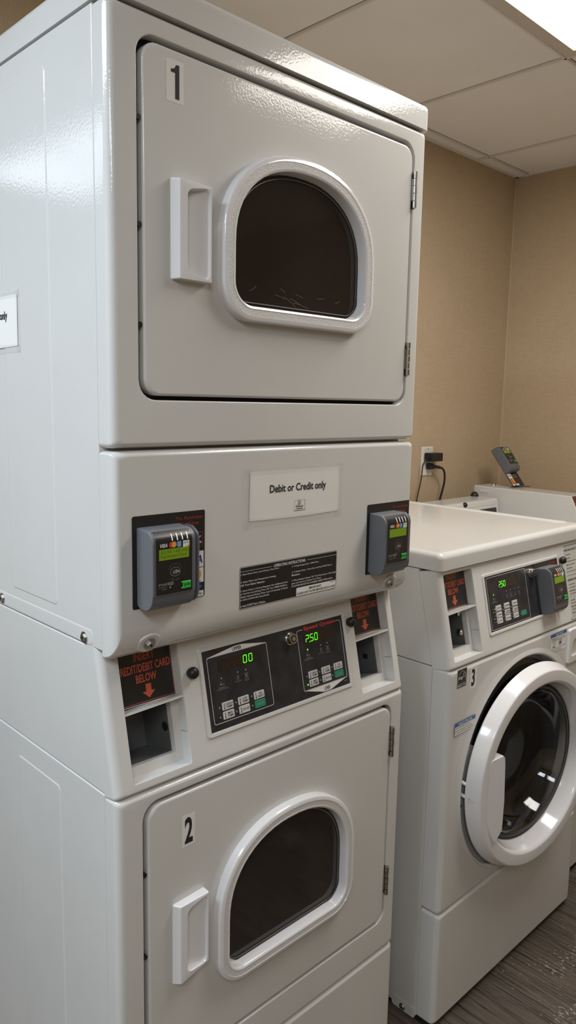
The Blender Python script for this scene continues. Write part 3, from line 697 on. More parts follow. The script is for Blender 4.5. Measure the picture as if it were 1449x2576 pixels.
def display(parent, F, u0, u1, v0, v1, lit, unlit, dw):
    d = Sheet(F, [DIMP]); d.rect(u0, u1, v0, v1, DIMP, .0011)
    for (ch, u, v) in lit:
        if ch == '.': d.disc(u, v, .0010, DIGIT, .0015, n=10)
        else: d.seg7(ch, u, v, dw, .0125, DIGIT, .0015, .0013)
    for (u, v) in unlit: d.seg7('8', u, v, dw, .0125, DIMD, .0013, .0009)
    d.build('display', parent)
display(cp, FC, .2130, .2995, .1430, .1612, [('0', .2665, .1458), ('0', .2790, .1458)], [(.2165, .1452), (.2290, .1452), (.2415, .1455), (.2540, .1456)], .0072)
display(cp, FC, .4145, .4960, .1470, .1648, [('?', .4190, .1492), ('.', .4285, .1487), ('5', .4305, .1492), ('0', .4420, .1492)], [(.4560, .1498), (.4700, .1498), (.4820, .1498)], .0072)
for (c, dv) in (([.2101, .2446, .2799], 0), ([.4147, .4492, .4830], .0037)):
    lab = [[('HIGH', 'TEMP'), ('LOW', 'TEMP'), ('NO', 'HEAT')], [('MED', 'TEMP'), ('DELICATES',), None]]
    for i, u in enumerate(c):
        for j in range(2):
            v0, v1 = ((.0788, .0918), (.0638, .0766))[j]; t = lab[j][i]
            if t: button(cp, FC, u, u + .0240, v0 + dv, v1 + dv, t)
            else: button(cp, FC, u, u + .0245, v0 + dv, v1 + dv, ('START',), GREENB, GREYP, False)
# operating instructions label on the middle panel
s = Sheet(Frame((0, 0, 0)), [BLACKP]); h = .0006
s.rect(.2300, .4620, 1.0990, 1.1692, BLACKP, .0003, .003); s.frame(.2308, .4612, 1.0997, 1.1685, .0006, WHITEP, h, .0025)
s.text('-OPERATING INSTRUCTIONS-', .3035, .3810, 1.1592, 1.1645, WHITEP, h, .015)
s.line((.2315, 1.1615), (.3000, 1.1615), .0005, WHITEP, h); s.line((.3845, 1.1615), (.4605, 1.1615), .0005, WHITEP, h)
def para(s, x, y, lines, ch, hgt, lead, m, h, bold=.0):
    for t in lines:
        if t:
            dsc = 0
            s.text(t, x, x + ch * len(t), y - hgt, y, m, h, bold)
        y -= lead
para(s, .2320, 1.1580, ['1. Open Dryer Door, Load Clothes, Close Door.'], .00190, .0032, .005, WHITEP, h, .01)
para(s, .2320, 1.1455, ['2. Select Fabric and Temperature Settings', '    OR Turn Fabric Selector.'], .00190, .0034, .0052, WHITEP, h, .01)
para(s, .2320, 1.1310, ['3. Insert Coins or Card as Required. Use Additional Coins', '    or Card for more Drying Time. OR, Turn TIMER KNOB to', '    obtain desired Drying Time. Last 3-5 minutes of Cycle', '    is COOL-DOWN (No Heat) Period.'], .00186, .0036, .0050, WHITEP, h, .01)
para(s, .2320, 1.1060, ['4. Push START Pad or Button.'], .00195, .0036, .005, WHITEP, h, .01)
para(s, .3475, 1.1560, ['5. To Stop Drying Cycle - OPEN Door.', '', '6. To Restart Dryer - Close Door and Push START Pad or', '    Button.', '', '7. When Display Indicates "00" Time Remaining or Panel Light', '    goes out, Remove Clothes from Dryer.', 'IF CLOTHES ARE NOT DRY AS DESIRED, REPEAT STEPS 3 AND 4.'], .00187, .0034, .0050, WHITEP, h, .01)
s.rect(.3590, .4600, 1.1000, 1.1150, WHITEP, h, .002)
s.text('IMPORTANT:', .3905, .4220, 1.1085, 1.1125, INK, h + .0003, .02); s.text('CLEAN LINT FILTER BEFORE EACH LOAD', .3605, .4585, 1.1025, 1.1062, INK, h + .0003, .02); s.text('504485R2', .4440, .4580, 1.1125, 1.1142, INK, h + .0003)
s.build('instruction_label', S)

# ------------------------------------------------------------------ paper notices
def notice(label, F, w, hgt, loc, sag=.0004, logo=True):
    root = thing('paper_notice', label, 'paper notice', loc, 'taped paper notices')
    b = MB(); nu, nv = 24, 8
    def pt(i, j, off=0):
        u = w * i / nu; v = hgt * j / nv
        e = .0008 + sag * (.5 + .5 * math.sin(i * .55 + j * .35)) * (1 - .6 * abs(2 * j / nv - 1)) + off
        return F.p(u + .0012 * (j / nv), v - (.002 * math.sin(i / nu * PI) if j == 0 else 0), e)
    b.add([pt(i, j) for j in range(nv + 1) for i in range(nu + 1)], [(j * (nu + 1) + i, j * (nu + 1) + i + 1, (j + 1) * (nu + 1) + i + 1, (j + 1) * (nu + 1) + i) for j in range(nv) for i in range(nu)])
    p = b.build('paper', PAPER, root, fix=False, wn=False)
    s = Sheet(F, [INK]); h = .0008 + sag + .0003
    s.text('Debit or Credit only', .207 * w, .838 * w, .490 * hgt, .705 * hgt, INK, h, .022)
    s.build('printed_words', p)
    s = Sheet(F, [PAPER]); a, c = .474 * w, .594 * w; v0 = .11 * hgt; v1 = .335 * hgt
    s.frame(a, c, v0, v1, .0004, GREYP, h, .0006); s.line((a, v0), (c, v0), .0007, INK, h); s.line((c, v0), (c, v1), .0004, INK, h)
    m_ = (a + c) / 2; s.disc(m_, v0 + .0135, .0033, INK, h, n=20); s.disc(m_, v0 + .0135, .0024, PAPER, h + .0001, n=20); s.text('H', m_ - .0011, m_ + .0011, v0 + .012, v0 + .015, INK, h + .0002, .02)
    s.text('Hilton', m_ - .0085, m_ + .0085, v0 + .0050, v0 + .0098, INK, h, .01); s.line((m_ - .0075, v0 + .003), (m_ + .0075, v0 + .003), .0010, INK, h)
    s.build('printed_logo', p)
    b = MB(); fr = F.p
    for (u0, u1, v0, v1) in ((-.008, w + .008, hgt - .004, hgt + .007), (-.008, w + .008, -.009, .004), (-.010, .004, -.012, hgt + .008), (w - .003, w + .009, -.009, hgt + .010)):
        b.add([fr(u0, v0, .0024), fr(u1, v0, .0024), fr(u1, v1, .0024), fr(u0, v1, .0024)], [(0, 1, 2, 3)])
    b.build('clear_tape', TAPE, root, fix=False, smooth=False)
    return root
notice('white paper notice reading Debit or Credit only, taped to the front of the dryer stack', Frame((0, 0, 0)), .2130, .0795, (.2482, 0, 1.2425))
notice('white taped notice on the left side panel of the dryer stack', Frame((0, 0, 0), (0, -1, 0), (0, 0, 1)), .2130, .0795, (-.0014, .4850, 1.5135), sag=.0003)

RG = card_reader('grey card reader on black sticker at the left of the dryer stack', (.0296, -.0004, 1.1350))
card_reader('grey card reader on black sticker at the right edge of the dryer stack', (.5435, -.0004, 1.1105), lcd=False)

# ================================================================== FRONT-LOAD WASHER (3)
WX, WY = .796, -.038
Wm = thing('front_load_washer', 'white front-loading washer numbered 3 with a round door, right of the dryer stack', 'washing machine', (WX, WY, 0))
WZ, WK, WT = .8668, .2914, 1.079
def wbox(name, prism, hollow): return side_box(name, 0, 0, 0, prism, parent=Wm, yend=WD, hollow=hollow)
WD = .74
wbox('upper_cabinet', [(.0500, WZ + .0012), (WD, WZ + .0012), (WD, WT - .001), (.0960, WT - .001)], .16)
wbox('lower_cabinet', [(.0480, .012), (WD, .012), (WD, WZ - .0006), (.0480, WZ - .0006)], .56)
# front door panel with dished opening
CX, CZ, CR = .3277, .5636, .2515
b = MB(); r = .013; loops = []
z0, z1 = WK + .0016, WZ - .0012
for a in arc(6):
    i = r * (1 - math.cos(a)); iz = .008 * (1 - math.cos(a)); loops.append([(x, r * (1 - math.sin(a)), z) for x, z in rr2(i, W - i, z0 + iz, z1 - iz, .007, 3)])
b.loft([[(x, .047, z) for x, z in rr2(0, W, z0, z1, .007, 3)]] + loops)
def circ(r, n=72, cx=CX, cz=CZ, rz=None): return [(cx + r * math.cos(2 * PI * k / n), cz + (rz or r) * math.sin(2 * PI * k / n)) for k in range(n)]
v, f = holed(rr2(r, W - r, z0 + .008, z1 - .008, .007, 3), [circ(.2960, cz=CZ + .012, rz=.2680)]); b.add([(x, 0, z) for x, z in v], f)
b.loft([P3(circ(.2960, cz=CZ + .012, rz=.2680), 0), P3(circ(.2930, cz=CZ + .012, rz=.2665), -.0004)] + [P3(circ(q), y) for q, y in ((.2700, -.0034), (.2670, -.0030), (.2645, -.0014), (.2630, .0020), (.2627, .040), (.222, .040), (.222, .060))])
b.build('front_panel', ENAMEL, Wm, ang=50)
wrap_panel('kick_panel', Wm, .014, WK - .0014, depth=.047)
b = MB(); b.box((.004, .012, .0), (W - .004, .60, .013)); b.build('base_plinth', DARK, Wm)
b = MB(); b.loft([[(-.0012 * k, y, z) for y, z in rr2(.050, .118, .004, .030, .008, 4)] for k in (0, 1)], 0, False, True); b.build('foot_bracket', ENAMEL, Wm)
screw('hex_bolt', Wm, (-.0012, .086, .014), (-1, 0, 0), r=.0055)
# gasket, drum
b = MB(); b.loft([P3(circ(q), y) for q, y in ((.251, .018), (.240, .012), (.222, .016), (.212, .045), (.205, .085))]); b.build('door_gasket', KNOB, Wm)
b = MB(); b.loft([P3(circ(q), y) for q, y in ((.206, .08), (.262, .09), (.262, .46), (.10, .47), (.02, .47))], 0, False, True)
for k in range(3):
    a = 2 * PI * k / 3 + .5; c = Vector((CX + .235 * math.cos(a), 0, CZ + .235 * math.sin(a)))
    rd = Vector((math.cos(a), 0, math.sin(a))); tg = Vector((-math.sin(a), 0, math.cos(a)))
    b.loft([[c + Vector((0, y, 0)) + rd * .027 - tg * .03, c + Vector((0, y, 0)) - rd * .02 - tg * .01, c + Vector((0, y, 0)) - rd * .02 + tg * .01, c + Vector((0, y, 0)) + rd * .027 + tg * .03] for y in (.10, .45)], 0, True, True)
b.build('drum', DRUM, Wm, ang=40)
# strike and latch
b = MB(); b.loft([P3([(CX + q * math.cos(t), CZ + q * math.sin(t)) for t in [PI * (.86 + .54 * k / 24) for k in range(25)]], y) for q, y in ((.2628, .0050), (.232, .0050))], closed=False)
b.build('opening_strip', mat('strip_metal', (.36, .365, .37), rough=.4), Wm)
for (x, z) in ((.0795, .598), (.0810, .530)): screw('strip_screw', Wm, (x - .0065, .0048, z), (0, -1, 0), r=.0035, h=.002, m=STEEL, washer=False)
for z in (.586, .556):
    b = MB(); b.tube(catmull([(.0745, .010, z + .004), (.0745, -.002, z + .002), (.082, -.008, z - .003), (.096, -.010, z - .005)], 5), .0042, 10); b.build('latch_hook', PLAST, Wm)
# door
DR = bpy.data.objects.new('door', None)
TA = -.0803; DC = Vector((1.1237 - WX, -.0657 - WY, .5636))
Dm = Matrix.Translation(DC) @ Matrix.Rotation(TA, 4, 'Z')
def DX(u, v, o): return tuple(Dm @ Vector((u, -o, v)))
def dcirc(q, o, n=96): return [DX(q * math.cos(2 * PI * k / n), q * math.sin(2 * PI * k / n), o) for k in range(n)]
b = MB()
b.loft([dcirc(q, o) for q, o in ((.228, -.006), (.2500, -.006), (.2545, -.002), (.2550, .002), (.2445, .0285), (.2430, .0312), (.2400, .0325), (.2170, .0326), (.2125, .0312), (.2080, .026), (.1985, -.004), (.1965, -.008), (.1965, -.016), (.228, -.016), (.228, -.006))])
door = b.build('door', PLAST, Wm, ang=40)
b = MB(); b.loft([dcirc(q, o) for q, o in ((.1965, -.010), (.1925, -.006), (.1915, -.006), (.1905, -.009))]); b.build('glass_seal', KNOB, door)
for ra, rb, m_ in ((.1905, .1880, GASKET), (.1875, .1862, STEEL), (.1856, .1838, GASKET)):
    b = MB(); b.loft([dcirc(ra, -.010), dcirc(ra - .0004, -.0075), dcirc(rb + .0004, -.0075), dcirc(rb, -.012)]); b.build('glass_rim', m_, door)
b = MB(); prof = [(.1850, -.010), (.1780, -.016), (.1700, -.036), (.1620, -.055), (.1480, -.068), (.120, -.076), (.080, -.081), (.030, -.083)]
b.loft([dcirc(q, o) for q, o in prof], 0, False, True)
prof2 = [(q - .005, o + .005) for q, o in prof]
b.loft([dcirc(q, o) for q, o in prof2], 0, False, True); b.loft([dcirc(*prof[0]), dcirc(*prof2[0])])
b.build('glass_bowl', GLASS, door, ang=60)
# handle plate filling the left of the ring opening
b = MB(); pts = []
a0 = PI - math.asin(.080 / .226); a1 = PI + math.asin(.130 / .226)
for k in range(13):
    a = a0 + (a1 - a0) * k / 12; pts.append((.224 * math.cos(a), .224 * math.sin(a)))
pts += [(-.178, -.122), (-.160, -.104), (-.158, -.03), (-.163, .060), (-.166, .078), (-.172, .083)]
def insp(i, q=pts):
    c = (-.19, -.012); return [(c[0] + (x - c[0]) * (1 - i / .03), c[1] + (y - c[1]) * (1 - i / .09)) for x, y in q]
def hof(x, y): return .0312 + .0075 * max(0, min(1, (x + .224) / .055))
b.loft([[DX(x, y, -.012) for x, y in pts], [DX(x, y, hof(x, y) - .0020) for x, y in pts], [DX(x, y, hof(x, y)) for x, y in insp(.0012)]], 0, True, True)
b.build('handle', PLAST, door, ang=40)
for k in range(7):
    a = PI + .022 + random.uniform(0, .05); q0 = .0040 + random.uniform(0, .010)
    def SP(da, o): return DX(-(.2554 - (o - .002) * .396) * math.cos(a + da - PI), -(.2554 - (o - .002) * .396) * math.sin(a + da - PI), o)
    b = MB(); l = random.uniform(.003, .009); t = random.uniform(.0015, .004)
    b.add([SP(0, q0), SP(t, q0 + l * .1), SP(t * 1.3, q0 + l), SP(t * .4, q0 + l * 1.1)], [(0, 1, 2, 3)]); b.build('scuff_mark', SCUFF, door, fix=False, smooth=False)
# control housing of the washer
HW, FW = slant_housing(Wm, WZ + .0012, WT + .004, .22, .048, [(.018, .130, .0150, .2060)], 0.0, 0)
niche(Wm, FW, .018, .130, .0150, .2055, holes=False)
for v_ in (.062, .108):
    b = MB(); b.dome(FW.p(.1168, v_, -.045), -FW.U, .0095, .006, 20, 5); b.build('round_bolt', CHROME, Wm)
cw = bezel(Wm, FW, .1660, .5350, .0425, .1855)
s = Sheet(FW, [WHITEP]); h = .0010; s.frame(.1800, .3585, .0530, .1748, .0008, WHITEP, h, .003)
icons(s, [(.2038, .1162, 'card', ['INSERT', 'COINS/CARD']), (.2617, .1162, 'tub', ['WASH']), (.2809, .1162, 'tub', ['RINSE']), (.2996, .1162, 'tub', ['SPIN']), (.3192, .1162, 'tub', ['DOOR'])], h)
s.disc(.2040, .1332, .0018, LEDG, h + .0002, n=12)
for j, v in enumerate((.1000, .0845, .0700)):
    for i, u in enumerate((.2025, .2400, .2765)): s.disc(u, v, .0015, GREYP if (i or j) else LEDG, h + .0002, n=12)
    s.text(('Soil', 'Cycle', 'Temp')[j], .1925, .1995, v - .0012, v + .0014, GREYP, h)
    if j < 2: s.line((.1915, v - .0068), (.3060, v - .0068), .0005, WHITEP, h)
s.disc(.3140, .0692, .0015, GREYP, h, n=12); s.build('panel_print', cw)
display(cw, FW, .2290, .3120, .1430, .1620, [('?', .2320, .1465), ('.', .2400, .1455), ('5', .2425, .1465), ('0', .2530, .1465)], [(.2660, .1470), (.2785, .1470), (.2905, .1470)], .0070)
names = [('LIGHT',), ('MEDIUM',), ('HEAVY',)], [('NORMAL',), ('PERM', 'PRESS'), ('DELICATES', 'KNITS')], [('HOT',), ('WARM',), ('COLD',)]
for j, (v0, v1) in enumerate(((.0940, .1063), (.0785, .0905), (.0640, .0762))):
    for i, u in enumerate((.2062, .2435, .2800)): button(cw, FW, u, u + .0240, v0, v1, names[j][i])
button(cw, FW, .3168, .3415, .0635, .0755, ('START',), GREENB, GREYP, False)
lock(Wm, FW, .3850, .1600); knob(Wm, FW, .5500, .1690)
# washer instruction label
b = MB(); b.loft([[FW.p(x, y, h) for x, y in rr2(.5650 + i, .6680 - i, .0080 + i, .2080 - i, .005)] for i, h in ((0, 0), (.0006, .0018), (.0030, .0022), (.0036, .0006))]); lf = b.build('label_frame', ENAMEL, Wm)
s = Sheet(FW, [LABELG]); s.rect(.5680, .6645, .0110, .2050, LABELG, .0008); h = .0011
s.frame(.5695, .6630, .0125, .2035, .0007, INK, h, .001)
s.text('OPERATING INSTRUCTIONS', .5730, .6600, .1885, .1935, INK, h, .02)
para(s, .5745, .1805, ['1. Load Laundry', '2. Close Door', '3. Add Supplies (See Below)', '4. Make Cycle Selection', '5. Make Payment', '6. Press Start (Door Locks)'], .0022, .0038, .0090, INK, h, .01)
s.line((.5700, .1235), (.6625, .1235), .0007, INK, h)
s.text('DISPENSER INSTRUCTIONS', .5730, .6600, .1090, .1140, INK, h, .02)
para(s, .5745, .1010, ['1. Open Dispenser', '2. Load Supplies', '    as indicated', '3. Close Dispenser', '', 'A. Pre-Wash', '    (If Offered)', 'B. Main Wash', 'C. Liquid Bleach', 'D. Fabric Softener'], .0022, .0036, .0083, INK, h, .01)
s.build('instruction_label', lf)
# lid
b = MB(); y0 = .0370; L = [[(x, y, WT + .0015) for x, y in rr2(-.003, W + .003, y0, WD, .014, 6)], [(x, y, WT + .026) for x, y in rr2(-.003, W + .003, y0, WD, .014, 6)]]
for a in arc(6)[1:]:
    i = .014 * (1 - math.cos(a)); L.append([(x, y, WT + .026 + .014 * math.sin(a)) for x, y in rr2(-.003 + i, W + .003 - i, y0 + i, WD - i, .014 - i * .85, 6)])
TZ = WT + .040
for i, z in ((.040, TZ), (.0415, TZ - .0006), (.043, TZ - .0012)): L.append([(x, y, z) for x, y in rr2(i - .003, W + .003 - i, y0 + i, WD - i, .02, 6)])
b.loft(L, 0, True, True); b.build('lid', ENAMEL, Wm)
b = MB(); b.loft([[(W - .022 + dx, y, TZ - .0012 + dz) for dx, dz in ((-.006, 0), (-.004, .0032), (.004, .0032), (.006, 0))] for y in (y0 + .045, y0 + .048, WD - .048, WD - .045)], 0, True, True); b.build('lid_bead', ENAMEL, Wm)
# stickers on washer front
FF = Frame((0, 0, 0))
s = Sheet(FF, [BLACKP]); s.rect(.0255, .0630, .8225, .8650, WHITEP, .0002); s.rect(.0262, .0623, .8232, .8643, BLACKP, .0004); h = .0006
cpt = [(.0440 + .0155 * math.cos(PI * k / 14), .8360 + .0240 * math.sin(PI * k / 14)) for k in range(15)]
for a, c in zip(cpt, cpt[1:]): s.line(a, c, .0008, WHITEP, h)
s.text('energy', .0285, .0480, .8400, .8475, WHITEP, h, .015, .4)
st = [(.0530 + (.0068 if k % 2 == 0 else .0030) * math.sin(2 * PI * k / 10 + .25), .8500 + (.0068 if k % 2 == 0 else .0030) * math.cos(2 * PI * k / 10 + .25)) for k in range(10)]
for i in range(10): s.line(st[i], st[(i + 1) % 10], .0007, WHITEP, h)
s.line((.0265, .8320), (.0620, .8320), .0006, WHITEP, h); s.text('ENERGY STAR', .0275, .0612, .8255, .8297, WHITEP, h, .01); s.build('efficiency_sticker', Wm)
s = Sheet(FF, [PAPER]); s.rect(.0770, .1045, .8085, .8585, PAPER, .0002, .001); s.text('3', .0830, .0965, .8140, .8545, INK, .0005, .03); s.build('number_sticker', Wm)
s = Sheet(Frame((0, -.0017, 0)), [PAPER]); s.rect(.0235, .1060, .7145, .7440, INK, .0002); s.rect(.0240, .1055, .7150, .7435, PAPER, .0003); s.rect(.0240, .1055, .7350, .7435, BLUEP, .0005); h = .0007
s.text('NOTICE', .0380, .0910, .7362, .7423, WHITEP, h, .02); para(s, .0255, .7330, ['DOOR LOCK LIGHT must go out', 'before attempting to open door.', 'To open, push door in then pull out.'], .0022, .0040, .0056, INK, h); s.build('notice_sticker', Wm)
s = Sheet(FF, [PAPER]); s.rect(.4515, .5375, .8035, .8565, INK, .0002); s.rect(.4520, .5370, .8040, .8560, PAPER, .0003); s.rect(.4520, .5370, .8475, .8560, BLUEP, .0005)
s.text('NOTICE', .4780, .5180, .8488, .8547, WHITEP, h, .02); para(s, .4555, .8450, ['High Efficiency detergent is', 'RECOMMENDED for best results'], .0027, .0030, .0046, INK, h); s.text('High Efficiency', .4560, .4830, .8422, .8450, REDP, h + .0002, .01)
s.frame(.4650, .4770, .8200, .8320, .0007, INK, h, .001); s.rect(.4655, .4765, .8205, .8225, BLUEP, h); s.line((.4640, .8350), (.4850, .8350), .0006, INK, h)
s.disc(.5050, .8280, .0085, REDP, h, n=24, ring=.0008); s.rect(.5000, .5100, .8235, .8315, BLUEP, h); s.line((.4960, .8345), (.5160, .8345), .0006, INK, h)
para(s, .4560, .8180, ['Use ONE cup or less of a high', 'efficiency detergent', 'follow maker directions'], .0027, .0028, .0044, INK, h); s.build('notice_sticker', Wm)
# detergent drawer
b = MB(); X0, X1, Z0, Z1 = .546, .668, .7575, .8530; L = []
for i, y in ((0, 0), (.0004, -.004), (.0022, -.0062), (.0060, -.0065)): L.append(P3(rr2(X0 + i, X1 - i, Z0 + i, Z1 - i, .007 - i * .5), y))
out = rr2(X0 + .006, X1 - .006, Z0 + .006, Z1 - .006, .004); H = rr2(.5640, .655, .7760, .8240, (.006, .006, .006, .022))
b.loft(L); v, f = holed(out, [H]); b.add([(x, -.0065, z) for x, z in v], f); b.loft([P3(H, -.0065), P3(H, .016)], 0, False, True); b.build('detergent_drawer', PLAST, Wm)
card_reader('grey card reader mounted on the control panel of the washer numbered 3', tuple(Vector((WX, WY, WZ + .0012)) + Frame((0, 0, 0), (1, 0, 0), (0, .22, 1)).p(.4040, .0495, .0011)), tilt=-math.atan(.22), sticker='washer', lcd=False)

# ================================================================== TOP-LOAD WASHER behind
TX = 1.497
T = thing('top_load_washer', 'low white washer, only its back console visible above machine 3, against the beige wall', 'washing machine', (TX, 0, 0))
TW = .683
b = MB(); b.loft([[(0, y, z) for y, z in ((.02, .02), (.80, .02), (.80, .90), (.02, .90))], [(TW, y, z) for y, z in ((.02, .02), (.80, .02), (.80, .90), (.02, .90))]], 0, True, True); b.build('cabinet', ENAMEL, T, bevel=.008, seg=3)
b = MB(); b.loft([[(x, y, z) for x, y in rr2(.08, TW - .08, .10, .56, .03)] for z in (.899, .906)], 0, False, True); b.build('top_lid', ENAMEL, T)
CPf = [(.655, .900), (.8, .900), (.79, 1.062), (.785, 1.067), (.690, 1.067), (.682, 1.0655), (.6775, 1.060)]
b = MB(); b.loft([[(x, y, z) for y, z in CPf] for x in (.0, TW)], 0, True, True); b.build('console', ENAMEL, T, bevel=.0025, seg=3)
FT = Frame((0, .655, .900), (1, 0, 0), (0, .0225, .160))
s = Sheet(FT, [BLACKP]); s.rect(.300, .668, .022, .133, PANELB, .0008, .003); s.text('REMOVE CARD', .55, .64, .11, .118, GREYP, .0011); s.build('console_panel', T)
b = MB(); b.loft([[FT.p(x, y, h) for x, y in rr2(.04, .665, .146, .1505, .002, 3)] for h in (.0002, .0012)], 0, False, True); b.build('console_ridge', ENAMEL, T)
b = MB(); b.dome((2.159 - TX, .772, 1.067), (0, 0, 1), .0165, .019, 24, 8); b.build('ball_knob', KNOB, T)
b = MB(); b.dome((1.942 - TX, .679, 1.0575), (0, -1, .1), .0105, .012, 20, 6); b.build('ball_knob', KNOB, T)
b = MB(); b.box((.01, .03, 0), (TW - .01, .79, .021)); b.build('base_plinth', DARK, T)

# ================================================================== NARROW CABINET by the right wall
K = thing('payment_cabinet', 'narrow white cabinet carrying the leaning card reader beside the right wall', 'cabinet', (2.2, 0, 0))
b = MB(); kp = [(.330, .02), (.803, .02), (.803, 1.107), (.381, 1.103), (.345, 1.030), (.330, .96)]
b.loft([[(0, y, z) for y, z in kp], [(.122, y, z) for y, z in kp]], 0, True, True); b.build('cabinet_body', ENAMEL, K, bevel=.004, seg=3)
b = MB(); b.box((.005, .335, 0), (.117, .798, .021)); b.build('base_plinth', DARK, K)
b = MB(); L = []
for i, d in ((0, 0), (.0008, -.0012), (.0022, -.002)): L.append([(-d - .0001 if d else 0, y, z) for y, z in rr2(.731 + i, .776 - i, 1.0795 + i, 1.0905 - i, .005 - i * .5)])
b.loft([[(-.0016, y, z) for y, z in rr2(.733, .774, 1.0815, 1.0885, .0034)], [(-.0001, y, z) for y, z in rr2(.729, .778, 1.0775, 1.0925, .006)]], 0, True, False); b.build('pressed_slot', ENAMEL, K)
b = MB(); b.dome((.084, .760, 1.107), (0, 0, 1), .0095, .008, 20, 6); b.build('dome_screw', CHROME, K)
for (y, z) in ((.792, 1.094), (.400, 1.090)):
    b = MB(); b.dome((0, y, z), (-1, 0, 0), .0022, .001, 10, 3); b.build('small_rivet', ENAMEL, K)
FK = Frame((0, .381, 1.103), (1, 0, 0), (0, .036, .073))
s = Sheet(FK, [BLACKP]); s.rect(.004, .118, -.079, -.002, BLACKP, .0006); s.rect(.007, .115, -.022, -.006, REDD, .0009); s.rect(.007, .115, -.050, -.026, REDP, .0009); s.text('INSERT CARD', .012, .110, -.018, -.010, BLACKP, .0012, .02)
s.build('payment_sticker', K)
b = MB(); b.loft([[(x, y, z) for x, y in ((.055, .655), (.150, .628), (.150, .640), (.056, .668))] for z in (1.1075, 1.1095)], 0, True, True); 
LR = math.radians(38)
rd = card_reader('small grey card reader leaning back on a black bracket above the narrow cabinet', (2.2555, .656, 1.1095), tilt=-LR, sticker='stand', lcd=False)
bb = b.build('bracket_foot', BLACKP, rd)
bb.matrix_parent_inverse = (Matrix.Translation((2.2555, .656, 1.1095)) @ Matrix.Rotation(-LR, 4, 'X')).inverted() @ Matrix.Translation((2.2, 0, 0))

# ================================================================== WALL OUTLET, ADAPTER, PLUG
YW = .87
O_ = thing('wall_outlet', 'white double wall outlet on the beige back wall beside the dryer stack', 'wall outlet', (1.951, YW, 1.2125))
b = MB(); L = []
for i, y in ((0, 0), (.0005, -.003), (.006, -.006)): L.append([(x, y, z) for x, z in rr2(-.0375 + i, .0375 - i, -.0575 + i, .0575 - i, .003)])
b.loft(L, 0, False, True); b.build('cover_plate', IVORY, O_)
for z in (.0195, -.0195):
    b = MB(); b.loft([[(x, y, zz) for x, zz in rr2(-.0165, .0165, z - .0135, z + .0135, .007)] for y in (-.005, -.0078)], 0, False, True)
    b.add([(x, -.0081, z + q) for x in (-.0075, -.0055) for q in (-.002, .007)], [(0, 2, 3, 1)], 1); b.add([(x, -.0081, z + q) for x in (.0055, .0075) for q in (-.002, .006)], [(0, 2, 3, 1)], 1)
    b.build('receptacle', [IVORY, DARK], O_)
for z in (.0485, -.0485): screw('cover_screw', O_, (0, -.006, z), (0, -1, 0), r=.003, h=.0012, m=CHROME, washer=False)
A = thing('power_adapter', 'black power adapter with a thin cord plugged into the upper wall outlet', 'power adapter', (1.9610, YW - .0085, 1.2305))
b = MB(); b.box((-.038, -.042, -.0165), (.030, 0, .0165)); b.build('adapter_body', KNOB, A, bevel=.003, seg=3)
b = MB(); b.cyl((-.037, -.022, -.004), (-.052, -.023, -.005), .0050, 12, r2=.003)
b.tube(catmull([(-.050, -.023, -.005), (-.061, -.021, -.014), (-.068, -.016, -.034), (-.066, -.012, -.066), (-.068, -.010, -.095), (-.082, -.010, -.140), (-.090, -.010, -.175), (-.098, -.012, -.24), (-.10, -.02, -.40)], 8), .0022, 8); b.build('cord', KNOB, A)
PL = thing('power_plug', 'black plug with a thick cord in the lower wall outlet', 'power plug', (1.951, YW - .0085, 1.1930))
b = MB(); L = [[(x, y, z) for x, z in rr2(-w_, w_, -h_, h_, .004)] for w_, h_, y in ((.013, .012, 0), (.013, .012, -.016), (.010, .010, -.022))]
b.loft(L, 0, True, True); b.build('plug_body', KNOB, PL)
b = MB(); b.cyl((.004, -.016, .000), (.030, -.030, -.003), .0085, 14, r2=.0055); b.cyl((.028, -.029, -.003), (.044, -.036, -.007), .0066, 12, r2=.0042)
b.tube(catmull([(.040, -.034, -.006), (.055, -.036, -.014), (.068, -.034, -.034), (.074, -.030, -.065), (.072, -.024, -.100), (.064, -.016, -.150), (.055, -.010, -.200), (.05, -.01, -.32)], 8), .0042, 10); b.build('cord', KNOB, PL)

# ================================================================== ROOM
def struct(name, b, m, **k):
    o = b.build(name, m, None, smooth=False, fix=True, **k); o['kind'] = 'structure'; return o
ZC = 2.40; XR = 2.51; XL = -2.1; YN = -2.85; YF = 3.25
b = MB(); b.box((XL, YN, -.05), (XR, YF, 0)); struct('floor', b, FLOOR)
b = MB(); b.box((-.12, YW, 0), (XR + .1, YW + .1, ZC + .05)); struct('wall_back', b, WALL)
b = MB(); b.box((XR, YN, 0), (XR + .1, YW, ZC + .05)); struct('wall_right', b, WALL)
b = MB(); b.box((-.12, YW + .1, 0), (-.02, YF, ZC + .05)); struct('wall_alcove', b, WALL)
b = MB(); b.box((XL - .1, YN, 0), (XL, YF, ZC + .05)); struct('wall_left', b, WALL)
b = MB(); b.box((XL - .1, YN - .1, 0), (XR + .1, YN, ZC + .05)); struct('wall_near', b, WALL)
b = MB(); b.box((XL - .1, YF, 0), (-.02, YF + .1, ZC + .05)); struct('wall_far', b, WALL)
b = MB(); b.box((XL, YN, ZC + .012), (XR, YF, ZC + .03), 1)
GX, GY, TS = 1.580, .200, .6096
xs = [GX + TS * k for k in range(-7, 3)]; ys = [GY + TS * k for k in range(-6, 6)]
troffers = [(.9704, -1.0192, 'warm'), (-1.468, -.4096, 'cool'), (-1.468, -2.2384, 'added_fill'), (-1.468, 1.4192 + .0, 'cool2')]  # near-left one is unseen, added as fill for the machine fronts
def in_troffer(x, y):
    return any(tx - .01 < x < tx + TS and ty - .01 < y < ty + 2 * TS for tx, ty, _ in troffers)
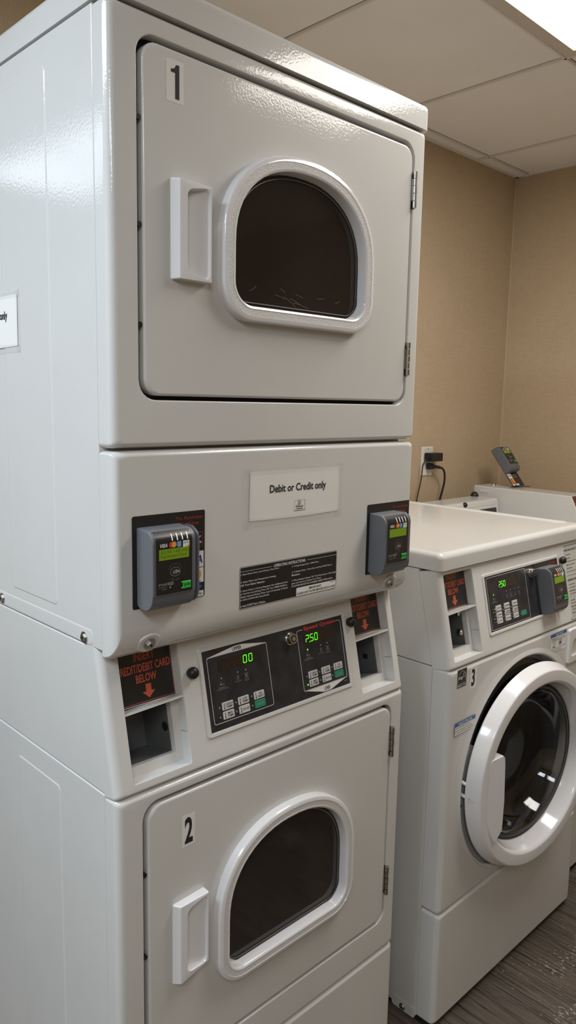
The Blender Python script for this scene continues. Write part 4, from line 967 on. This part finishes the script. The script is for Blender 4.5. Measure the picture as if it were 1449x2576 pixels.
ex = [XL] + [x for x in xs if XL + .02 < x < XR - .02] + [XR]; ey = [YN] + [y for y in ys if YN + .02 < y < YF - .02] + [YF]
for i in range(len(ex) - 1):
    for j in range(len(ey) - 1):
        x0, x1, y0, y1 = ex[i], ex[i + 1], ey[j], ey[j + 1]
        if in_troffer(x0 + .05, y0 + .05): continue
        b.box((x0 + .0088, y0 + .0088, ZC + .001), (x1 - .0088, y1 - .0088, ZC + .012), 0)
struct('ceiling', b, [TILE, DARK])
b = MB()
for x in xs:
    if XL < x < XR: b.box((x - .0062, YN, ZC - .001), (x + .0062, YF, ZC + .0015)); b.box((x - .0035, YN, ZC - .004), (x + .0035, YF, ZC - .001))
for y in ys:
    if YN < y < YF: b.box((XL, y - .0062, ZC - .001), (XR, y + .0062, ZC + .0015)); b.box((XL, y - .0035, ZC - .004), (XR, y + .0035, ZC - .001))
struct('trim_1', b, TBAR)
b = MB(); b.box((-.02, YW - .016, ZC - .003), (XR, YW, ZC + .0015)); b.box((XR - .016, YN, ZC - .003), (XR, YW, ZC + .0015)); struct('trim_2', b, TBAR)
b = MB(); b.box((XR - .006, YW - .006, 0), (XR, YW, ZC - .003)); struct('trim_3', b, mat('corner_bead', (.56, .44, .31), rough=.8))
lab = {'warm': 'bright rectangular ceiling light at the upper right corner', 'cool': 'ceiling light to the left of the dryer stack', 'cool2': 'ceiling light in the far left part of the room', 'added_fill': 'ceiling light over the near left corner of the room'}
for tx, ty, kd in troffers:
    t = thing('ceiling_light', lab[kd], 'ceiling light', (tx + TS / 2, ty + TS, ZC), 'recessed ceiling lights')
    hx, hy = TS / 2 - .008, TS - .008
    b = MB(); b.loft([[(x, y, z) for x, y in rr2(-hx + i, hx - i, -hy + i, hy - i, .002, 2)] for i, z in ((0, -.0015), (.006, -.0095), (.040, -.0115), (.046, -.004), (.047, .002))]); b.build('light_frame', LPAINT, t, wn=False)
    b = MB(); b.add([(-hx + .045, -hy + .045, -.001), (hx - .045, -hy + .045, -.001), (hx - .045, hy - .045, -.001), (-hx + .045, hy - .045, -.001)], [(0, 3, 2, 1)])
    b.build('light_lens', {'warm': TUBE, 'cool': COOL, 'cool2': COOL2, 'added_fill': NEUT}[kd], t, fix=False, smooth=False)

# world: dim neutral
w = bpy.data.worlds.new('World'); bpy.context.scene.world = w; w.use_nodes = True
w.node_tree.nodes['Background'].inputs[0].default_value = (.5, .5, .5, 1); w.node_tree.nodes['Background'].inputs[1].default_value = .05

# ================================================================== CAMERA
cam = bpy.data.cameras.new('camera'); co = bpy.data.objects.new('camera', cam); C.objects.link(co)
cx = (-.54621, -.903, 1.4327, -.14362, .01934, .7737, 1904.04)
p_, r_, y_ = cx[3:6]
cy, sy, cpp, sp = math.cos(y_), math.sin(y_), math.cos(p_), math.sin(p_)
Fv = Vector((sy * cpp, cy * cpp, sp)); r0 = Vector((cy, -sy, 0)); u0 = r0.cross(Fv)
Rv = r0 * math.cos(r_) + u0 * math.sin(r_); Uv = -r0 * math.sin(r_) + u0 * math.cos(r_)
M = Matrix((Rv, Uv, -Fv)).transposed().to_4x4(); M.translation = Vector(cx[:3]); co.matrix_world = M
cam.sensor_fit = 'VERTICAL'; cam.sensor_height = 24; cam.sensor_width = 13.5; cam.lens = cx[6] / 2576 * 24; cam.clip_start = .02
sc = bpy.context.scene; sc.camera = co
sc.view_settings.view_transform = 'Standard'; sc.view_settings.look = 'None'; sc.view_settings.gamma = 1
sc.view_settings.use_curve_mapping = False; sc.view_settings.exposure = .08
